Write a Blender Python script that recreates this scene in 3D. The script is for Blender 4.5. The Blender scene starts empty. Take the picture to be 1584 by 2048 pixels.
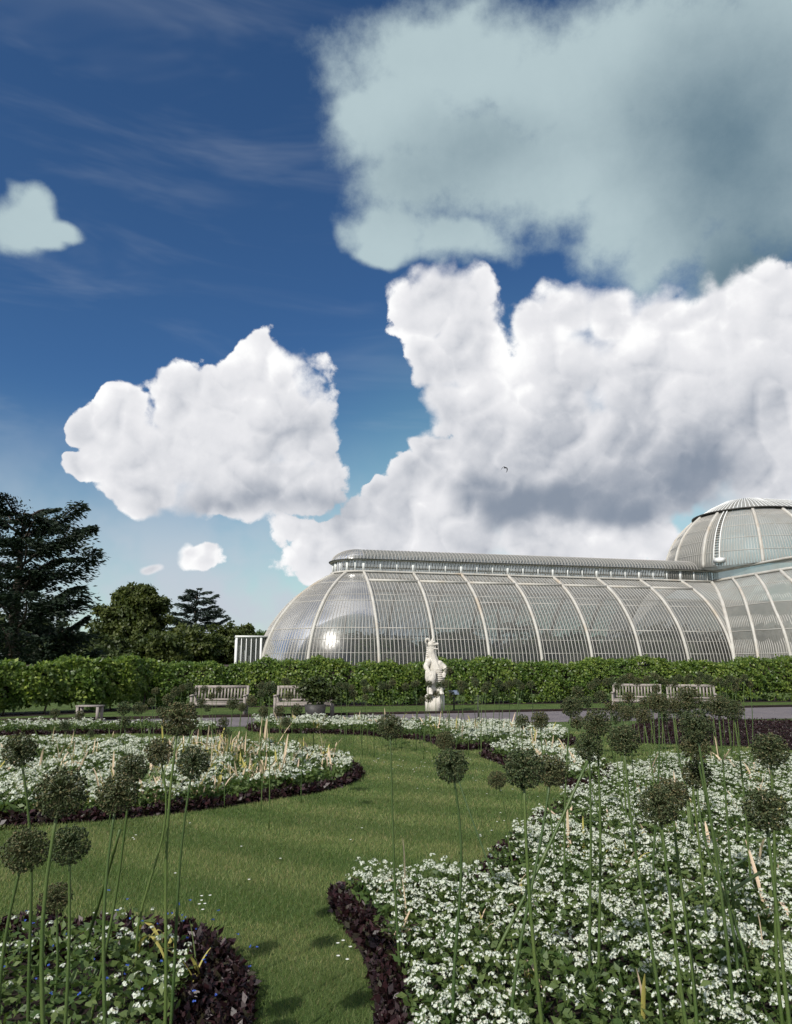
import bpy, bmesh, math, random
import numpy as np
from mathutils import Vector, Matrix
random.seed(7)
RNG = np.random.default_rng(7)
R = math.radians
SC = bpy.context.scene
COL = SC.collection

# ------------------------------------------------------------------ camera
CAM_H, FOC, PX, PY, PITCH = 1.6, 1400.0, 780.0, 1078.0, R(10.1)
cam_d = bpy.data.cameras.new('camera')
cam = bpy.data.objects.new('camera', cam_d)
COL.objects.link(cam)
cam.location = (0, 0, CAM_H)
cam.rotation_euler = (R(90) + PITCH, 0, 0)
cam_d.sensor_fit = 'VERTICAL'
cam_d.sensor_height = 36.0
cam_d.lens = 36.0 * FOC / 2048.0
cam_d.shift_x = (792 - PX) / 2048.0
cam_d.shift_y = (PY - 1024) / 2048.0
cam_d.clip_start = 0.05
cam_d.clip_end = 3000
SC.camera = cam

def ray(x, y):
    """direction in the world of a point measured on the photograph"""
    a, b = (x - PX) / FOC, (PY - y) / FOC
    c, s = math.cos(PITCH), math.sin(PITCH)
    return np.array([a, c - b * s, s + b * c])
def ground(x, y, z=0.0):
    d = ray(x, y); t = (z - CAM_H) / d[2]
    return np.array([d[0] * t, d[1] * t, z])
def at(x, y, Y):
    d = ray(x, y); t = Y / d[1]
    return np.array([d[0] * t, Y, CAM_H + d[2] * t])
def azel(x, y):
    d = ray(x, y); d = d / np.linalg.norm(d)
    return math.atan2(d[0], d[1]), math.asin(d[2])

# ------------------------------------------------------------------ light
SUN = Vector((-0.434, -0.645, 0.631)).normalized()      # towards the sun: behind the viewer, to the left
SUN_EL = math.asin(SUN.z)
SUN_AZ = math.atan2(SUN.x, SUN.y)                        # from +Y towards +X
EXPOSURE = 0.0
W_STR = 0.1

def node(nt, t, x=0, **kw):
    n = nt.nodes.new(t)
    for k, v in kw.items():
        setattr(n, k, v)
    return n
def lk(nt, a, b): nt.links.new(a, b)
def setin(nt, sock, v):
    if hasattr(v, 'is_output') or isinstance(v, bpy.types.NodeSocket): nt.links.new(v, sock)
    else: sock.default_value = v
def M(nt, op, a, b=0.0, c=0.0, clamp=False):
    n = nt.nodes.new('ShaderNodeMath'); n.operation = op; n.use_clamp = clamp
    for i, v in enumerate((a, b, c)): setin(nt, n.inputs[i], v)
    return n.outputs[0]
def VM(nt, op, a, b=(0, 0, 0), s=None):
    n = nt.nodes.new('ShaderNodeVectorMath'); n.operation = op
    setin(nt, n.inputs[0], a); setin(nt, n.inputs[1], b)
    if s is not None: setin(nt, n.inputs['Scale'], s)
    return n.outputs['Value'] if op in ('LENGTH', 'DOT_PRODUCT', 'DISTANCE') else n.outputs[0]
def mixc(nt, f, a, b, mode='MIX'):
    n = nt.nodes.new('ShaderNodeMix'); n.data_type = 'RGBA'; n.blend_type = mode; n.clamp_factor = True
    setin(nt, n.inputs[0], f); setin(nt, n.inputs[6], a); setin(nt, n.inputs[7], b)
    return n.outputs[2]
def sstep(nt, v, lo, hi, a=0.0, b=1.0):
    n = nt.nodes.new('ShaderNodeMapRange'); n.interpolation_type = 'SMOOTHSTEP'
    for i, q in enumerate((v, lo, hi, a, b)): setin(nt, n.inputs[i], q)
    return n.outputs[0]
def noise(nt, vec, scale, detail=4, rough=0.5, dist=0.0):
    n = nt.nodes.new('ShaderNodeTexNoise'); n.noise_dimensions = '3D'
    if vec is not None: nt.links.new(vec, n.inputs['Vector'])
    n.inputs['Scale'].default_value = scale; n.inputs['Detail'].default_value = detail
    n.inputs['Roughness'].default_value = rough; n.inputs['Distortion'].default_value = dist
    return n

def build_world():
    w = bpy.data.worlds.new('World'); SC.world = w; w.use_nodes = True
    nt = w.node_tree; nt.nodes.clear()
    out = node(nt, 'ShaderNodeOutputWorld'); bg = node(nt, 'ShaderNodeBackground')
    sky = node(nt, 'ShaderNodeTexSky'); sky.sky_type = 'NISHITA'; sky.sun_disc = False
    sky.sun_elevation = SUN_EL; sky.sun_rotation = SUN_AZ
    sky.altitude = 50; sky.air_density = 1.0; sky.dust_density = 0.6; sky.ozone_density = 2.2
    tc = node(nt, 'ShaderNodeTexCoord'); d = tc.outputs['Generated']
    sep = node(nt, 'ShaderNodeSeparateXYZ'); lk(nt, d, sep.inputs[0])
    az = M(nt, 'ARCTAN2', sep.outputs[0], sep.outputs[1])
    el = M(nt, 'ARCSINE', sep.outputs[2])
    comb = node(nt, 'ShaderNodeCombineXYZ'); lk(nt, az, comb.inputs[0]); lk(nt, el, comb.inputs[1])
    v0 = comb.outputs[0]
    # uneven outlines: the directions are pushed about by noise before the cloud masses are read
    n1 = noise(nt, d, 5.5, 2, 0.5); n2 = noise(nt, d, 17, 2, 0.55)
    w1 = VM(nt, 'SCALE', VM(nt, 'SUBTRACT', n1.outputs['Color'], (.5, .5, .5)), s=0.11)
    w2 = VM(nt, 'SCALE', VM(nt, 'SUBTRACT', n2.outputs['Color'], (.5, .5, .5)), s=0.05)
    v = VM(nt, 'ADD', VM(nt, 'ADD', v0, w1), w2)
    def q_of(vec, x, y, rx, ry):
        a, e = azel(x, y)
        ra = rx / FOC * (math.cos(a) ** 2) / max(0.3, math.cos(e)); re = ry / FOC * math.cos(e - PITCH) ** 2
        n = nt.nodes.new('ShaderNodeVectorMath'); n.operation = 'MULTIPLY_ADD'
        nt.links.new(vec, n.inputs[0]); n.inputs[1].default_value = (1 / ra, 1 / re, 0); n.inputs[2].default_value = (-a / ra, -e / re, 0)
        return VM(nt, 'LENGTH', n.outputs[0])
    def mass(vec, blobs, soft=0.28):
        acc = None
        for b in blobs:
            q = q_of(vec, *b)
            acc = q if acc is None else M(nt, 'SMOOTH_MIN', acc, q, soft)
        return M(nt, 'SUBTRACT', 1.0, acc)
    def gaus(vec, blobs):
        acc = 0.0
        for (x, y, rx, ry, k) in blobs:
            acc = M(nt, 'ADD', acc, sstep(nt, q_of(vec, x, y, rx, ry), 0.0, 1.9, k, 0.0))
        return acc
    def billow(vec, scale, detail=4):
        n = noise(nt, vec, scale, detail, 0.5); n.noise_type = 'RIDGED_MULTIFRACTAL'; n.normalize = True
        n.inputs['Offset'].default_value = 0.9; n.inputs['Gain'].default_value = 1.2; n.inputs['Lacunarity'].default_value = 2.1
        return M(nt, 'SUBTRACT', 1.0, n.outputs['Fac'])
    CUM = [  # cumulus: left heap, right heap, the low band above the roof, small ones
        (505, 740, 75, 85), (570, 790, 95, 85), (470, 800, 110, 90), (370, 815, 90, 75), (225, 850, 85, 70), (150, 870, 50, 40), (612, 850, 66, 105),
        (420, 920, 190, 100), (270, 930, 130, 70), (560, 960, 110, 90), (530, 870, 100, 80), (300, 985, 110, 45), (480, 1010, 150, 45), (145, 945, 45, 25),
        (905, 600, 95, 75), (840, 640, 75, 70), (870, 730, 75, 70), (940, 690, 80, 90), (1090, 640, 75, 90), (1150, 610, 70, 65), (1240, 630, 80, 75), (1330, 640, 80, 70), (1430, 660, 90, 95),
        (1530, 640, 90, 110), (1130, 740, 140, 120), (1300, 760, 180, 130), (1460, 800, 150, 150), (1600, 820, 140, 190), (960, 820, 110, 100), (908, 800, 45, 60), (1080, 860, 170, 110),
        (1250, 900, 200, 110), (1420, 930, 170, 110), (1560, 960, 120, 110), (960, 930, 130, 90), (855, 915, 42, 48), (815, 958, 62, 44), (738, 992, 34, 26), (890, 1000, 150, 70),
        (1060, 990, 190, 80), (1220, 1000, 150, 70), (600, 1085, 60, 38), (680, 1070, 85, 48), (790, 1050, 130, 80), (930, 1070, 150, 90), (1090, 1070, 150, 80), (1225, 1085, 95, 75), (1300, 1060, 55, 50), (1340, 1105, 50, 45),
        (700, 1130, 170, 60), (950, 1150, 260, 60), (1200, 1150, 160, 60)]
    STR = [  # the higher, softer sheet overhead
        (790, 250, 130, 110), (730, 230, 70, 80), (840, 370, 130, 100), (800, 470, 90, 75), (765, 520, 45, 35), (920, 470, 110, 70), (1000, 310, 220, 130), (1180, 300, 220, 150), (1290, 400, 150, 130),
        (1400, 330, 190, 210), (1550, 350, 200, 230), (1350, 500, 110, 75), (1480, 540, 120, 80), (1220, 130, 400, 170), (900, 120, 220, 140), (1500, 120, 300, 190), (40, 440, 40, 40)]
    PUFF = [(402, 1124, 56, 26), (385, 1110, 30, 28), (415, 1108, 34, 28), (300, 1138, 30, 16)]
    WEDGE = [(70, 430, 42, 50), (118, 466, 52, 24), (30, 455, 80, 60), (90, 480, 50, 26)]
    vs = VM(nt, 'ADD', v0, VM(nt, 'SCALE', VM(nt, 'SUBTRACT', n2.outputs['Color'], (.5, .5, .5)), s=0.03))
    m_c = M(nt, 'SMOOTH_MAX', mass(v, CUM), M(nt, 'SUBTRACT', mass(vs, PUFF), 0.04), 0.1); m_s = M(nt, 'SMOOTH_MAX', mass(v, STR), mass(vs, WEDGE), 0.2)
    b1 = billow(d, 21, 5); b0 = billow(d, 8, 3)
    # towards the light within the sky: up and to the left
    b1l = billow(VM(nt, 'ADD', d, (-0.008, 0.002, 0.011)), 21, 5); b0l = billow(VM(nt, 'ADD', d, (-0.022, 0.004, 0.03)), 8, 3)
    f1 = noise(nt, d, 21, 8, 0.62).outputs['Fac']
    rim = sstep(nt, m_c, 0.10, 0.50, 1.0, 0.25)
    nz = M(nt, 'ADD', M(nt, 'MULTIPLY', M(nt, 'SUBTRACT', b1, 0.30), 0.24), M(nt, 'MULTIPLY', M(nt, 'SUBTRACT', f1, 0.5), 1.05))
    dc = M(nt, 'ADD', M(nt, 'MULTIPLY', m_c, 1.25), M(nt, 'MULTIPLY', nz, rim))
    f2 = noise(nt, d, 9, 8, 0.66).outputs['Fac']
    ds = M(nt, 'ADD', M(nt, 'MULTIPLY', m_s, 1.2), M(nt, 'MULTIPLY', M(nt, 'SUBTRACT', f2, 0.5), 1.3))
    # the rest of the sky, outside the view, carries the same broken cumulus
    faraz = sstep(nt, M(nt, 'ABSOLUTE', az), 0.66, 0.95)
    farel = sstep(nt, el, 0.80, 1.0)
    far = M(nt, 'MAXIMUM', faraz, farel)
    g0 = noise(nt, d, 2.3, 3, 0.5).outputs['Fac']
    dg = M(nt, 'ADD', M(nt, 'MULTIPLY', M(nt, 'SUBTRACT', g0, 0.50), 6.0), M(nt, 'MULTIPLY', M(nt, 'SUBTRACT', f1, 0.5), 0.9))
    dg = M(nt, 'SUBTRACT', dg, M(nt, 'MULTIPLY', M(nt, 'SUBTRACT', 1.0, far), 8.0))
    dc = M(nt, 'MAXIMUM', dc, dg)
    a_c = sstep(nt, dc, -0.02, M(nt, 'ADD', 0.13, M(nt, 'MULTIPLY', sstep(nt, n1.outputs['Fac'], 0.40, 0.66), 0.60)))
    a_s = sstep(nt, ds, -0.12, 0.62)
    # shading of the cumulus
    relief = M(nt, 'ADD', M(nt, 'MULTIPLY', M(nt, 'SUBTRACT', b1, b1l), 0.115), M(nt, 'MULTIPLY', M(nt, 'SUBTRACT', b0, b0l), 0.13))
    SH = [(1080, 985, 240, 50, .36), (1230, 940, 240, 55, .24), (930, 905, 60, 40, .06), (1400, 905, 150, 60, .18), (1020, 900, 90, 60, .10), (480, 1020, 230, 40, .26), (620, 900, 70, 90, .12), (640, 1000, 90, 60, .15),
          (880, 860, 60, 130, .12), (1180, 830, 200, 60, .14), (330, 900, 150, 60, .06), (760, 1100, 200, 40, .12), (1000, 1100, 200, 40, .13), (1480, 1010, 170, 60, .20), (960, 770, 40, 90, .06), (1500, 780, 120, 160, .10)]
    shade = gaus(VM(nt, 'ADD', v0, VM(nt, 'SCALE', VM(nt, 'SUBTRACT', n1.outputs['Color'], (.5, .5, .5)), s=0.2)), SH)
    base = M(nt, 'SUBTRACT', 0.93, M(nt, 'MULTIPLY', shade, 1.15))
    core = sstep(nt, dc, 0.10, 1.0, -0.02, 0.11)
    lum = M(nt, 'ADD', M(nt, 'SUBTRACT', base, core), relief)
    lum = M(nt, 'ADD', lum, M(nt, 'MULTIPLY', M(nt, 'SUBTRACT', f1, 0.5), 0.16))
    lum = M(nt, 'ADD', lum, M(nt, 'MULTIPLY', M(nt, 'SUBTRACT', f2, 0.5), 0.42))
    lum = M(nt, 'MINIMUM', M(nt, 'MAXIMUM', lum, 0.22), 1.08)
    k = 1.0 / W_STR
    cc = mixc(nt, sstep(nt, lum, 0.20, 0.98), (.25 * k, .295 * k, .37 * k, 1), (.86 * k, .86 * k, .885 * k, 1))
    cc = mixc(nt, sstep(nt, lum, 0.86, 1.05), cc, (1.02 * k, 1.02 * k, 1.02 * k, 1))
    # the sheet overhead: grey-teal, thicker to the right
    SS = [(1500, 330, 190, 270, .40), (1400, 400, 90, 90, .06), (900, 350, 150, 90, .24), (1330, 210, 120, 120, .20), (1120, 470, 80, 60, .1), (1020, 250, 140, 60, .14), (1550, 560, 150, 60, .3)]
    ssh = gaus(VM(nt, 'ADD', v0, w1), SS)
    ls = M(nt, 'ADD', M(nt, 'SUBTRACT', 0.80, ssh), M(nt, 'MULTIPLY', M(nt, 'SUBTRACT', f2, 0.5), 0.28))
    cs = mixc(nt, sstep(nt, ls, 0.10, 0.88), (.075 * k, .15 * k, .21 * k, 1), (.50 * k, .62 * k, .645 * k, 1))
    # clear sky
    hz = sstep(nt, M(nt, 'SUBTRACT', el, M(nt, 'MULTIPLY', sstep(nt, az, -0.30, 0.10), 0.16)), 0.0, 0.40)
    tint = mixc(nt, hz, (1.0, 1.32, 1.05, 1), (.40, .66, .90, 1))
    clear = mixc(nt, 1.0, sky.outputs[0], tint, 'MULTIPLY')
    # thin high veils
    mp = node(nt, 'ShaderNodeMapping'); lk(nt, d, mp.inputs[0]); mp.inputs['Rotation'].default_value = (0, R(28), 0); mp.inputs['Scale'].default_value = (1.2, 2, 7)
    ci = sstep(nt, noise(nt, mp.outputs[0], 2.2, 4, 0.6, 0.6).outputs['Fac'], 0.48, 0.8, 0.0, 0.11)
    clear = mixc(nt, ci, clear, (.62 * k, .68 * k, .74 * k, 1))
    lowv = M(nt, 'MULTIPLY', sstep(nt, el, 0.04, 0.36, 1.0, 0.0), sstep(nt, noise(nt, d, 6, 4, 0.6).outputs['Fac'], 0.34, 0.66, 0.42, 1.0))
    clear = mixc(nt, lowv, clear, (.56 * k, .60 * k, .68 * k, 1))
    col = mixc(nt, M(nt, 'MULTIPLY', a_s, 0.93), clear, cs)
    col = mixc(nt, a_c, col, cc)
    lk(nt, col, bg.inputs[0]); bg.inputs[1].default_value = W_STR
    lk(nt, bg.outputs[0], out.inputs[0])
    w.cycles.sampling_method = 'MANUAL'; w.cycles.sample_map_resolution = 512
build_world()
sun_d = bpy.data.lights.new('sun', 'SUN'); sun_d.energy = 4.8; sun_d.angle = R(0.53); sun_d.color = (1.0, 0.95, 0.87)
sun = bpy.data.objects.new('sun', sun_d); COL.objects.link(sun)
sun.rotation_euler = SUN.to_track_quat('Z', 'Y').to_euler(); sun.location = SUN * 60
SC.view_settings.view_transform = 'Standard'; SC.view_settings.look = 'None'
SC.view_settings.exposure = EXPOSURE; SC.view_settings.gamma = 1.0; SC.view_settings.use_curve_mapping = False
SC.cycles.use_denoising = True
SC.cycles.use_adaptive_sampling = True; SC.cycles.adaptive_threshold = 0.02; SC.cycles.adaptive_min_samples = 8
SC.cycles.max_bounces = 8; SC.cycles.transparent_max_bounces = 24; SC.cycles.diffuse_bounces = 3; SC.cycles.glossy_bounces = 3
SC.cycles.transmission_bounces = 4; SC.cycles.sample_clamp_indirect = 6.0; SC.cycles.caustics_reflective = False; SC.cycles.caustics_refractive = False

# ------------------------------------------------------------------ helpers
def tag(o, label=None, cat=None, group=None, kind=None):
    if label: o['label'] = label
    if cat: o['category'] = cat
    if group: o['group'] = group
    if kind: o['kind'] = kind
    return o
def link(o, parent=None):
    COL.objects.link(o)
    if parent is not None: o.parent = parent
    return o
def empty(name, loc=(0, 0, 0), rz=0.0):
    o = bpy.data.objects.new(name, None); o.empty_display_size = 0.2
    o.location = loc; o.rotation_euler = (0, 0, rz)
    return link(o)
def mesh_np(name, V, F, smooth=False):
    """V (n,3); F an (m,k) array or a list of such arrays"""
    V = np.asarray(V, dtype=np.float32)
    Fs = [np.asarray(f, dtype=np.int32) for f in (F if isinstance(F, list) else [F]) if len(f)]
    me = bpy.data.meshes.new(name)
    me.vertices.add(len(V)); me.vertices.foreach_set('co', V.ravel())
    nl = sum(f.size for f in Fs); npoly = sum(len(f) for f in Fs)
    me.loops.add(nl); me.loops.foreach_set('vertex_index', np.concatenate([f.ravel() for f in Fs]))
    me.polygons.add(npoly)
    tot = np.concatenate([np.full(len(f), f.shape[1], dtype=np.int32) for f in Fs])
    st = np.zeros(npoly, dtype=np.int32); st[1:] = np.cumsum(tot)[:-1]
    me.polygons.foreach_set('loop_start', st); me.polygons.foreach_set('loop_total', tot)
    if smooth: me.polygons.foreach_set('use_smooth', np.ones(npoly, dtype=bool))
    me.update(calc_edges=True); me.validate()
    return me
class MB:
    def __init__(s): s.v = []; s.f = {}; s.n = 0
    def add(s, V, F):
        V = np.asarray(V, dtype=np.float64).reshape(-1, 3)
        if isinstance(F, list) and len(F) and np.ndim(F[0]) == 1:
            F = [np.array([f for f in F if len(f) == k]) for k in sorted({len(f) for f in F})]
        for f in (F if isinstance(F, list) else [F]):
            f = np.asarray(f, dtype=np.int64)
            if f.size: s.f.setdefault(f.shape[1], []).append(f + s.n)
        s.v.append(V); s.n += len(V)
        return s
    def box(s, x0, x1, y0, y1, z0, z1, mat=None):
        V = np.array([[x, y, z] for z in (z0, z1) for y in (y0, y1) for x in (x0, x1)], float)
        if mat is not None: V = V @ np.array(mat)[:3, :3].T + np.array(mat)[:3, 3]
        return s.add(V, [[0, 2, 3, 1], [4, 5, 7, 6], [0, 1, 5, 4], [2, 6, 7, 3], [0, 4, 6, 2], [1, 3, 7, 5]])
    def sweep(s, P, side, w, h, lift=0.0):
        """a bar of w x h section along the points P; side: (3,) or (n,3) direction across it"""
        P = np.asarray(P, float); n = len(P)
        T = np.gradient(P, axis=0); T /= np.linalg.norm(T, axis=1, keepdims=True) + 1e-12
        S = np.broadcast_to(np.asarray(side, float), P.shape)
        S = S - (S * T).sum(1, keepdims=True) * T; S = S / (np.linalg.norm(S, axis=1, keepdims=True) + 1e-12)
        N = np.cross(S, T)
        w = np.broadcast_to(np.asarray(w, float), (n,))[:, None]; h = np.broadcast_to(np.asarray(h, float), (n,))[:, None]
        c = P + N * lift
        V = np.stack([c - S * w / 2 - N * h / 2, c + S * w / 2 - N * h / 2, c + S * w / 2 + N * h / 2, c - S * w / 2 + N * h / 2], 1).reshape(-1, 3)
        F = []
        for k in range(n - 1):
            a = 4 * k
            for i in range(4): F.append([a + i, a + (i + 1) % 4, a + 4 + (i + 1) % 4, a + 4 + i])
        F.append([3, 2, 1, 0]); e = 4 * (n - 1); F.append([e, e + 1, e + 2, e + 3])
        return s.add(V, F)
    def tube(s, P, r, k=6, cap=True):
        P = np.asarray(P, float); n = len(P)
        T = np.gradient(P, axis=0); T /= np.linalg.norm(T, axis=1, keepdims=True) + 1e-12
        ref = np.array([0.3, 1.0, 0.1]) if abs(T[0] @ np.array([0.3, 1.0, 0.1])) < 0.9 else np.array([1.0, 0, 0])
        A = np.cross(T, ref); A /= np.linalg.norm(A, axis=1, keepdims=True) + 1e-12
        B = np.cross(T, A)
        r = np.broadcast_to(np.asarray(r, float), (n,))[:, None, None]
        th = np.arange(k) * 2 * math.pi / k
        V = P[:, None, :] + r * (np.cos(th)[None, :, None] * A[:, None, :] + np.sin(th)[None, :, None] * B[:, None, :])
        i = np.arange(n - 1)[:, None] * k; j = np.arange(k)[None, :]; j2 = (j + 1) % k
        F = np.stack([i + j, i + k + j, i + k + j2, i + j2], -1).reshape(-1, 4)
        fs = [F]
        if cap and k in (3, 4, 5, 6, 8): fs += [np.array([list(range(k))]), np.array([list(range((n - 1) * k, n * k))[::-1]])]
        return s.add(V.reshape(-1, 3), fs)
    def grid(s, G):
        """G (a,b,3) sheet of quads"""
        G = np.asarray(G, float); a, b = G.shape[:2]
        i = np.arange(a - 1)[:, None] * b; j = np.arange(b - 1)[None, :]
        F = np.stack([i + j, i + j + 1, i + b + j + 1, i + b + j], -1).reshape(-1, 4)
        return s.add(G.reshape(-1, 3), F)
    def mesh(s, name, smooth=False):
        return mesh_np(name, np.concatenate(s.v), [np.concatenate(f) for f in s.f.values()], smooth)
    def build(s, name, mat, parent=None, smooth=False, kind=None):
        me = s.mesh(name, smooth); me.materials.append(mat)
        o = link(bpy.data.objects.new(name, me), parent)
        if kind: o['kind'] = kind
        return o
def obj(name, me, mat=None, parent=None, kind=None):
    if mat is not None and not me.materials: me.materials.append(mat)
    o = link(bpy.data.objects.new(name, me), parent)
    if kind: o['kind'] = kind
    return o
def unit(A): return A / (np.linalg.norm(A, axis=-1, keepdims=True) + 1e-9)
def rnd(n, rng=RNG): return unit(rng.normal(size=(n, 3)))
def cards(P, D, L, w, fold=0.15, rng=RNG, side=None):
    """leaf quads: from P along D, length L, half width w*L"""
    n = len(P); D = unit(D)
    S = unit(np.cross(D, rnd(n, rng) if side is None else side)); N = np.cross(S, D)
    L = np.broadcast_to(np.asarray(L, float), (n,))[:, None]
    V = np.stack([P, P + D * L * .45 + S * L * w + N * L * fold, P + D * L, P + D * L * .45 - S * L * w + N * L * fold], 1).reshape(-1, 3)
    return V, np.arange(4 * n).reshape(-1, 4)
def inside(poly, P):
    x, y = P[:, 0], P[:, 1]; r = np.zeros(len(P), bool); n = len(poly); j = n - 1
    for i in range(n):
        xi, yi, xj, yj = poly[i][0], poly[i][1], poly[j][0], poly[j][1]
        if yi != yj:
            r ^= ((yi > y) != (yj > y)) & (x < (xj - xi) * (y - yi) / (yj - yi) + xi)
        j = i
    return r
def edge_dist(poly, P):
    d = np.full(len(P), 1e9); n = len(poly)
    for i in range(n):
        a = np.array(poly[i][:2]); b = np.array(poly[(i + 1) % n][:2]); ab = b - a
        t = np.clip(((P[:, :2] - a) @ ab) / (ab @ ab + 1e-12), 0, 1)
        d = np.minimum(d, np.linalg.norm(P[:, :2] - (a + t[:, None] * ab), axis=1))
    return d
def smooth_poly(pts, k=5, closed=True):
    pts = [np.array(p[:2], float) for p in pts]; n = len(pts); out = []
    for i in range(n if closed else n - 1):
        g = lambda q: pts[q % n] if closed else pts[min(max(q, 0), n - 1)]
        p0, p1, p2, p3 = g(i - 1), g(i), g(i + 1), g(i + 2)
        for t in np.arange(k) / k:
            out.append(0.5 * ((2 * p1) + (-p0 + p2) * t + (2 * p0 - 5 * p1 + 4 * p2 - p3) * t * t + (-p0 + 3 * p1 - 3 * p2 + p3) * t ** 3))
    if not closed: out.append(pts[-1])
    return np.array(out)
_ph = RNG.uniform(0, 6.28, (12,)); _fr = RNG.uniform(.6, 1.5, (12,)); _an = RNG.uniform(0, 6.28, (12,))
def wav(P, s):
    """smooth pseudo noise about -1..1 over the ground at scale s (metres)"""
    v = 0
    for i in range(12):
        k = _fr[i] * (1 + (i % 4)) * 3.0 / s
        v = v + np.sin((P[:, 0] * math.cos(_an[i]) + P[:, 1] * math.sin(_an[i])) * k + _ph[i]) / (1 + (i % 4))
    return v / 3.2
def fill_poly(name, poly, z, mat, kind='structure', mound=0.0):
    bm = bmesh.new()
    vs = [bm.verts.new((p[0], p[1], z)) for p in poly]
    f = bm.faces.new(vs)
    if f.normal.z < 0: f.normal_flip()
    bmesh.ops.triangulate(bm, faces=[f])
    me = bpy.data.meshes.new(name); bm.to_mesh(me); bm.free()
    return obj(name, me, mat, kind=kind)

# ------------------------------------------------------------------ materials
MATS = {}
def new_mat(name):
    m = bpy.data.materials.new(name); m.use_nodes = True
    nt = m.node_tree; nt.nodes.clear()
    out = node(nt, 'ShaderNodeOutputMaterial'); bs = node(nt, 'ShaderNodeBsdfPrincipled')
    lk(nt, bs.outputs[0], out.inputs[0]); MATS[name] = m
    return m, nt, bs, out
def c4(c): return (c[0], c[1], c[2], 1)
def leaf_mat(name, c1, c2, trans=0.35, rough=0.5, spec=0.3, c3=None):
    m, nt, bs, out = new_mat(name)
    g = node(nt, 'ShaderNodeNewGeometry')
    col = mixc(nt, g.outputs['Random Per Island'], c4(c1), c4(c2))
    if c3 is not None:
        t = M(nt, 'FRACT', M(nt, 'MULTIPLY', g.outputs['Random Per Island'], 17.3))
        col = mixc(nt, sstep(nt, t, 0.72, 0.95), col, c4(c3))
    lk(nt, col, bs.inputs['Base Color']); bs.inputs['Roughness'].default_value = rough
    bs.inputs['Specular IOR Level'].default_value = spec
    if trans:
        tr = node(nt, 'ShaderNodeBsdfTranslucent'); mx = node(nt, 'ShaderNodeMixShader'); mx.inputs[0].default_value = trans
        tcol = mixc(nt, 1.0, col, (1.25, 1.3, .7, 1), 'MULTIPLY'); lk(nt, tcol, tr.inputs[0])
        lk(nt, bs.outputs[0], mx.inputs[1]); lk(nt, tr.outputs[0], mx.inputs[2]); lk(nt, mx.outputs[0], out.inputs[0])
    return m
def rough_mat(name, c1, c2, scale=6, rough=0.8, bump=0.2, bscale=None, spec=0.25, detail=6, c3=None):
    m, nt, bs, out = new_mat(name)
    tc = node(nt, 'ShaderNodeTexCoord'); v = tc.outputs['Object']
    n = noise(nt, v, scale, detail, 0.6)
    col = mixc(nt, sstep(nt, n.outputs['Fac'], 0.3, 0.7), c4(c1), c4(c2))
    if c3 is not None:
        n3 = noise(nt, v, scale * .35, 5, 0.65); col = mixc(nt, sstep(nt, n3.outputs['Fac'], 0.52, 0.72, 0, .8), col, c4(c3))
    lk(nt, col, bs.inputs['Base Color']); bs.inputs['Roughness'].default_value = rough
    bs.inputs['Specular IOR Level'].default_value = spec
    if bump:
        b = node(nt, 'ShaderNodeBump'); b.inputs['Strength'].default_value = bump; b.inputs['Distance'].default_value = 0.02
        n2 = noise(nt, v, bscale or scale * 4, 5, 0.6); lk(nt, n2.outputs['Fac'], b.inputs['Height']); lk(nt, b.outputs[0], bs.inputs['Normal'])
    return m
rough_mat('white_paint', (.49, .475, .44), (.40, .38, .345), 1.3, 0.55, 0.05, 20, c3=(.40, .33, .25))
rough_mat('bar_paint', (.41, .395, .37), (.32, .305, .28), 0.8, 0.5, 0.0)
rough_mat('bright_paint', (.76, .77, .76), (.66, .67, .66), 1.0, 0.5, 0.0)
rough_mat('dark_metal', (.03, .03, .03), (.06, .055, .05), 3, 0.5, 0.0)
rough_mat('stone', (.60, .57, .51), (.48, .45, .40), 5, 0.85, 0.5, 28, c3=(.27, .26, .23))
rough_mat('teak', (.31, .275, .25), (.22, .195, .175), 9, 0.8, 0.2, 60)
rough_mat('bark', (.07, .055, .045), (.035, .03, .025), 4, 0.9, 0.6, 18)
rough_mat('soil', (.030, .020, .016), (.015, .010, .009), 9, 0.95, 0.8, 40)
rough_mat('path_asphalt', (.17, .15, .155), (.125, .112, .12), 1.2, 0.9, 0.25, 120)
rough_mat('floor_mat', (.03, .04, .03), (.05, .05, .045), 1, 0.9, 0)
leaf_mat('hedge_leaf', (.058, .112, .020), (.130, .190, .036), 0.40, 0.42, 0.45, c3=(.24, .31, .07))
leaf_mat('lime_leaf', (.05, .10, .022), (.10, .16, .038), 0.35, 0.42, 0.45)
leaf_mat('oak_leaf', (.045, .066, .018), (.085, .105, .030), 0.30, 0.5, 0.3)
leaf_mat('shrub_leaf', (.032, .052, .016), (.062, .080, .024), 0.25, 0.5, 0.3)
leaf_mat('cedar_leaf', (.010, .020, .012), (.020, .034, .018), 0.1, 0.6, 0.2)
leaf_mat('bluecedar_leaf', (.028, .045, .038), (.045, .062, .050), 0.1, 0.6, 0.2)
leaf_mat('palm_leaf', (.05, .085, .03), (.12, .15, .06), 0.35, 0.45, 0.4)
leaf_mat('petal', (.50, .56, .50), (.72, .74, .67), 0.25, 0.6, 0.2, c3=(.46, .44, .34))
leaf_mat('bed_leaf', (.060, .105, .030), (.13, .175, .06), 0.35, 0.5, 0.35)
leaf_mat('purple_leaf', (.013, .006, .008), (.036, .014, .017), 0.15, 0.45, 0.35, c3=(.030, .028, .014))
leaf_mat('straw_leaf', (.50, .39, .24), (.68, .56, .40), 0.25, 0.65, 0.2)
leaf_mat('yellow_leaf', (.36, .33, .08), (.48, .42, .14), 0.3, 0.6, 0.25)
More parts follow.
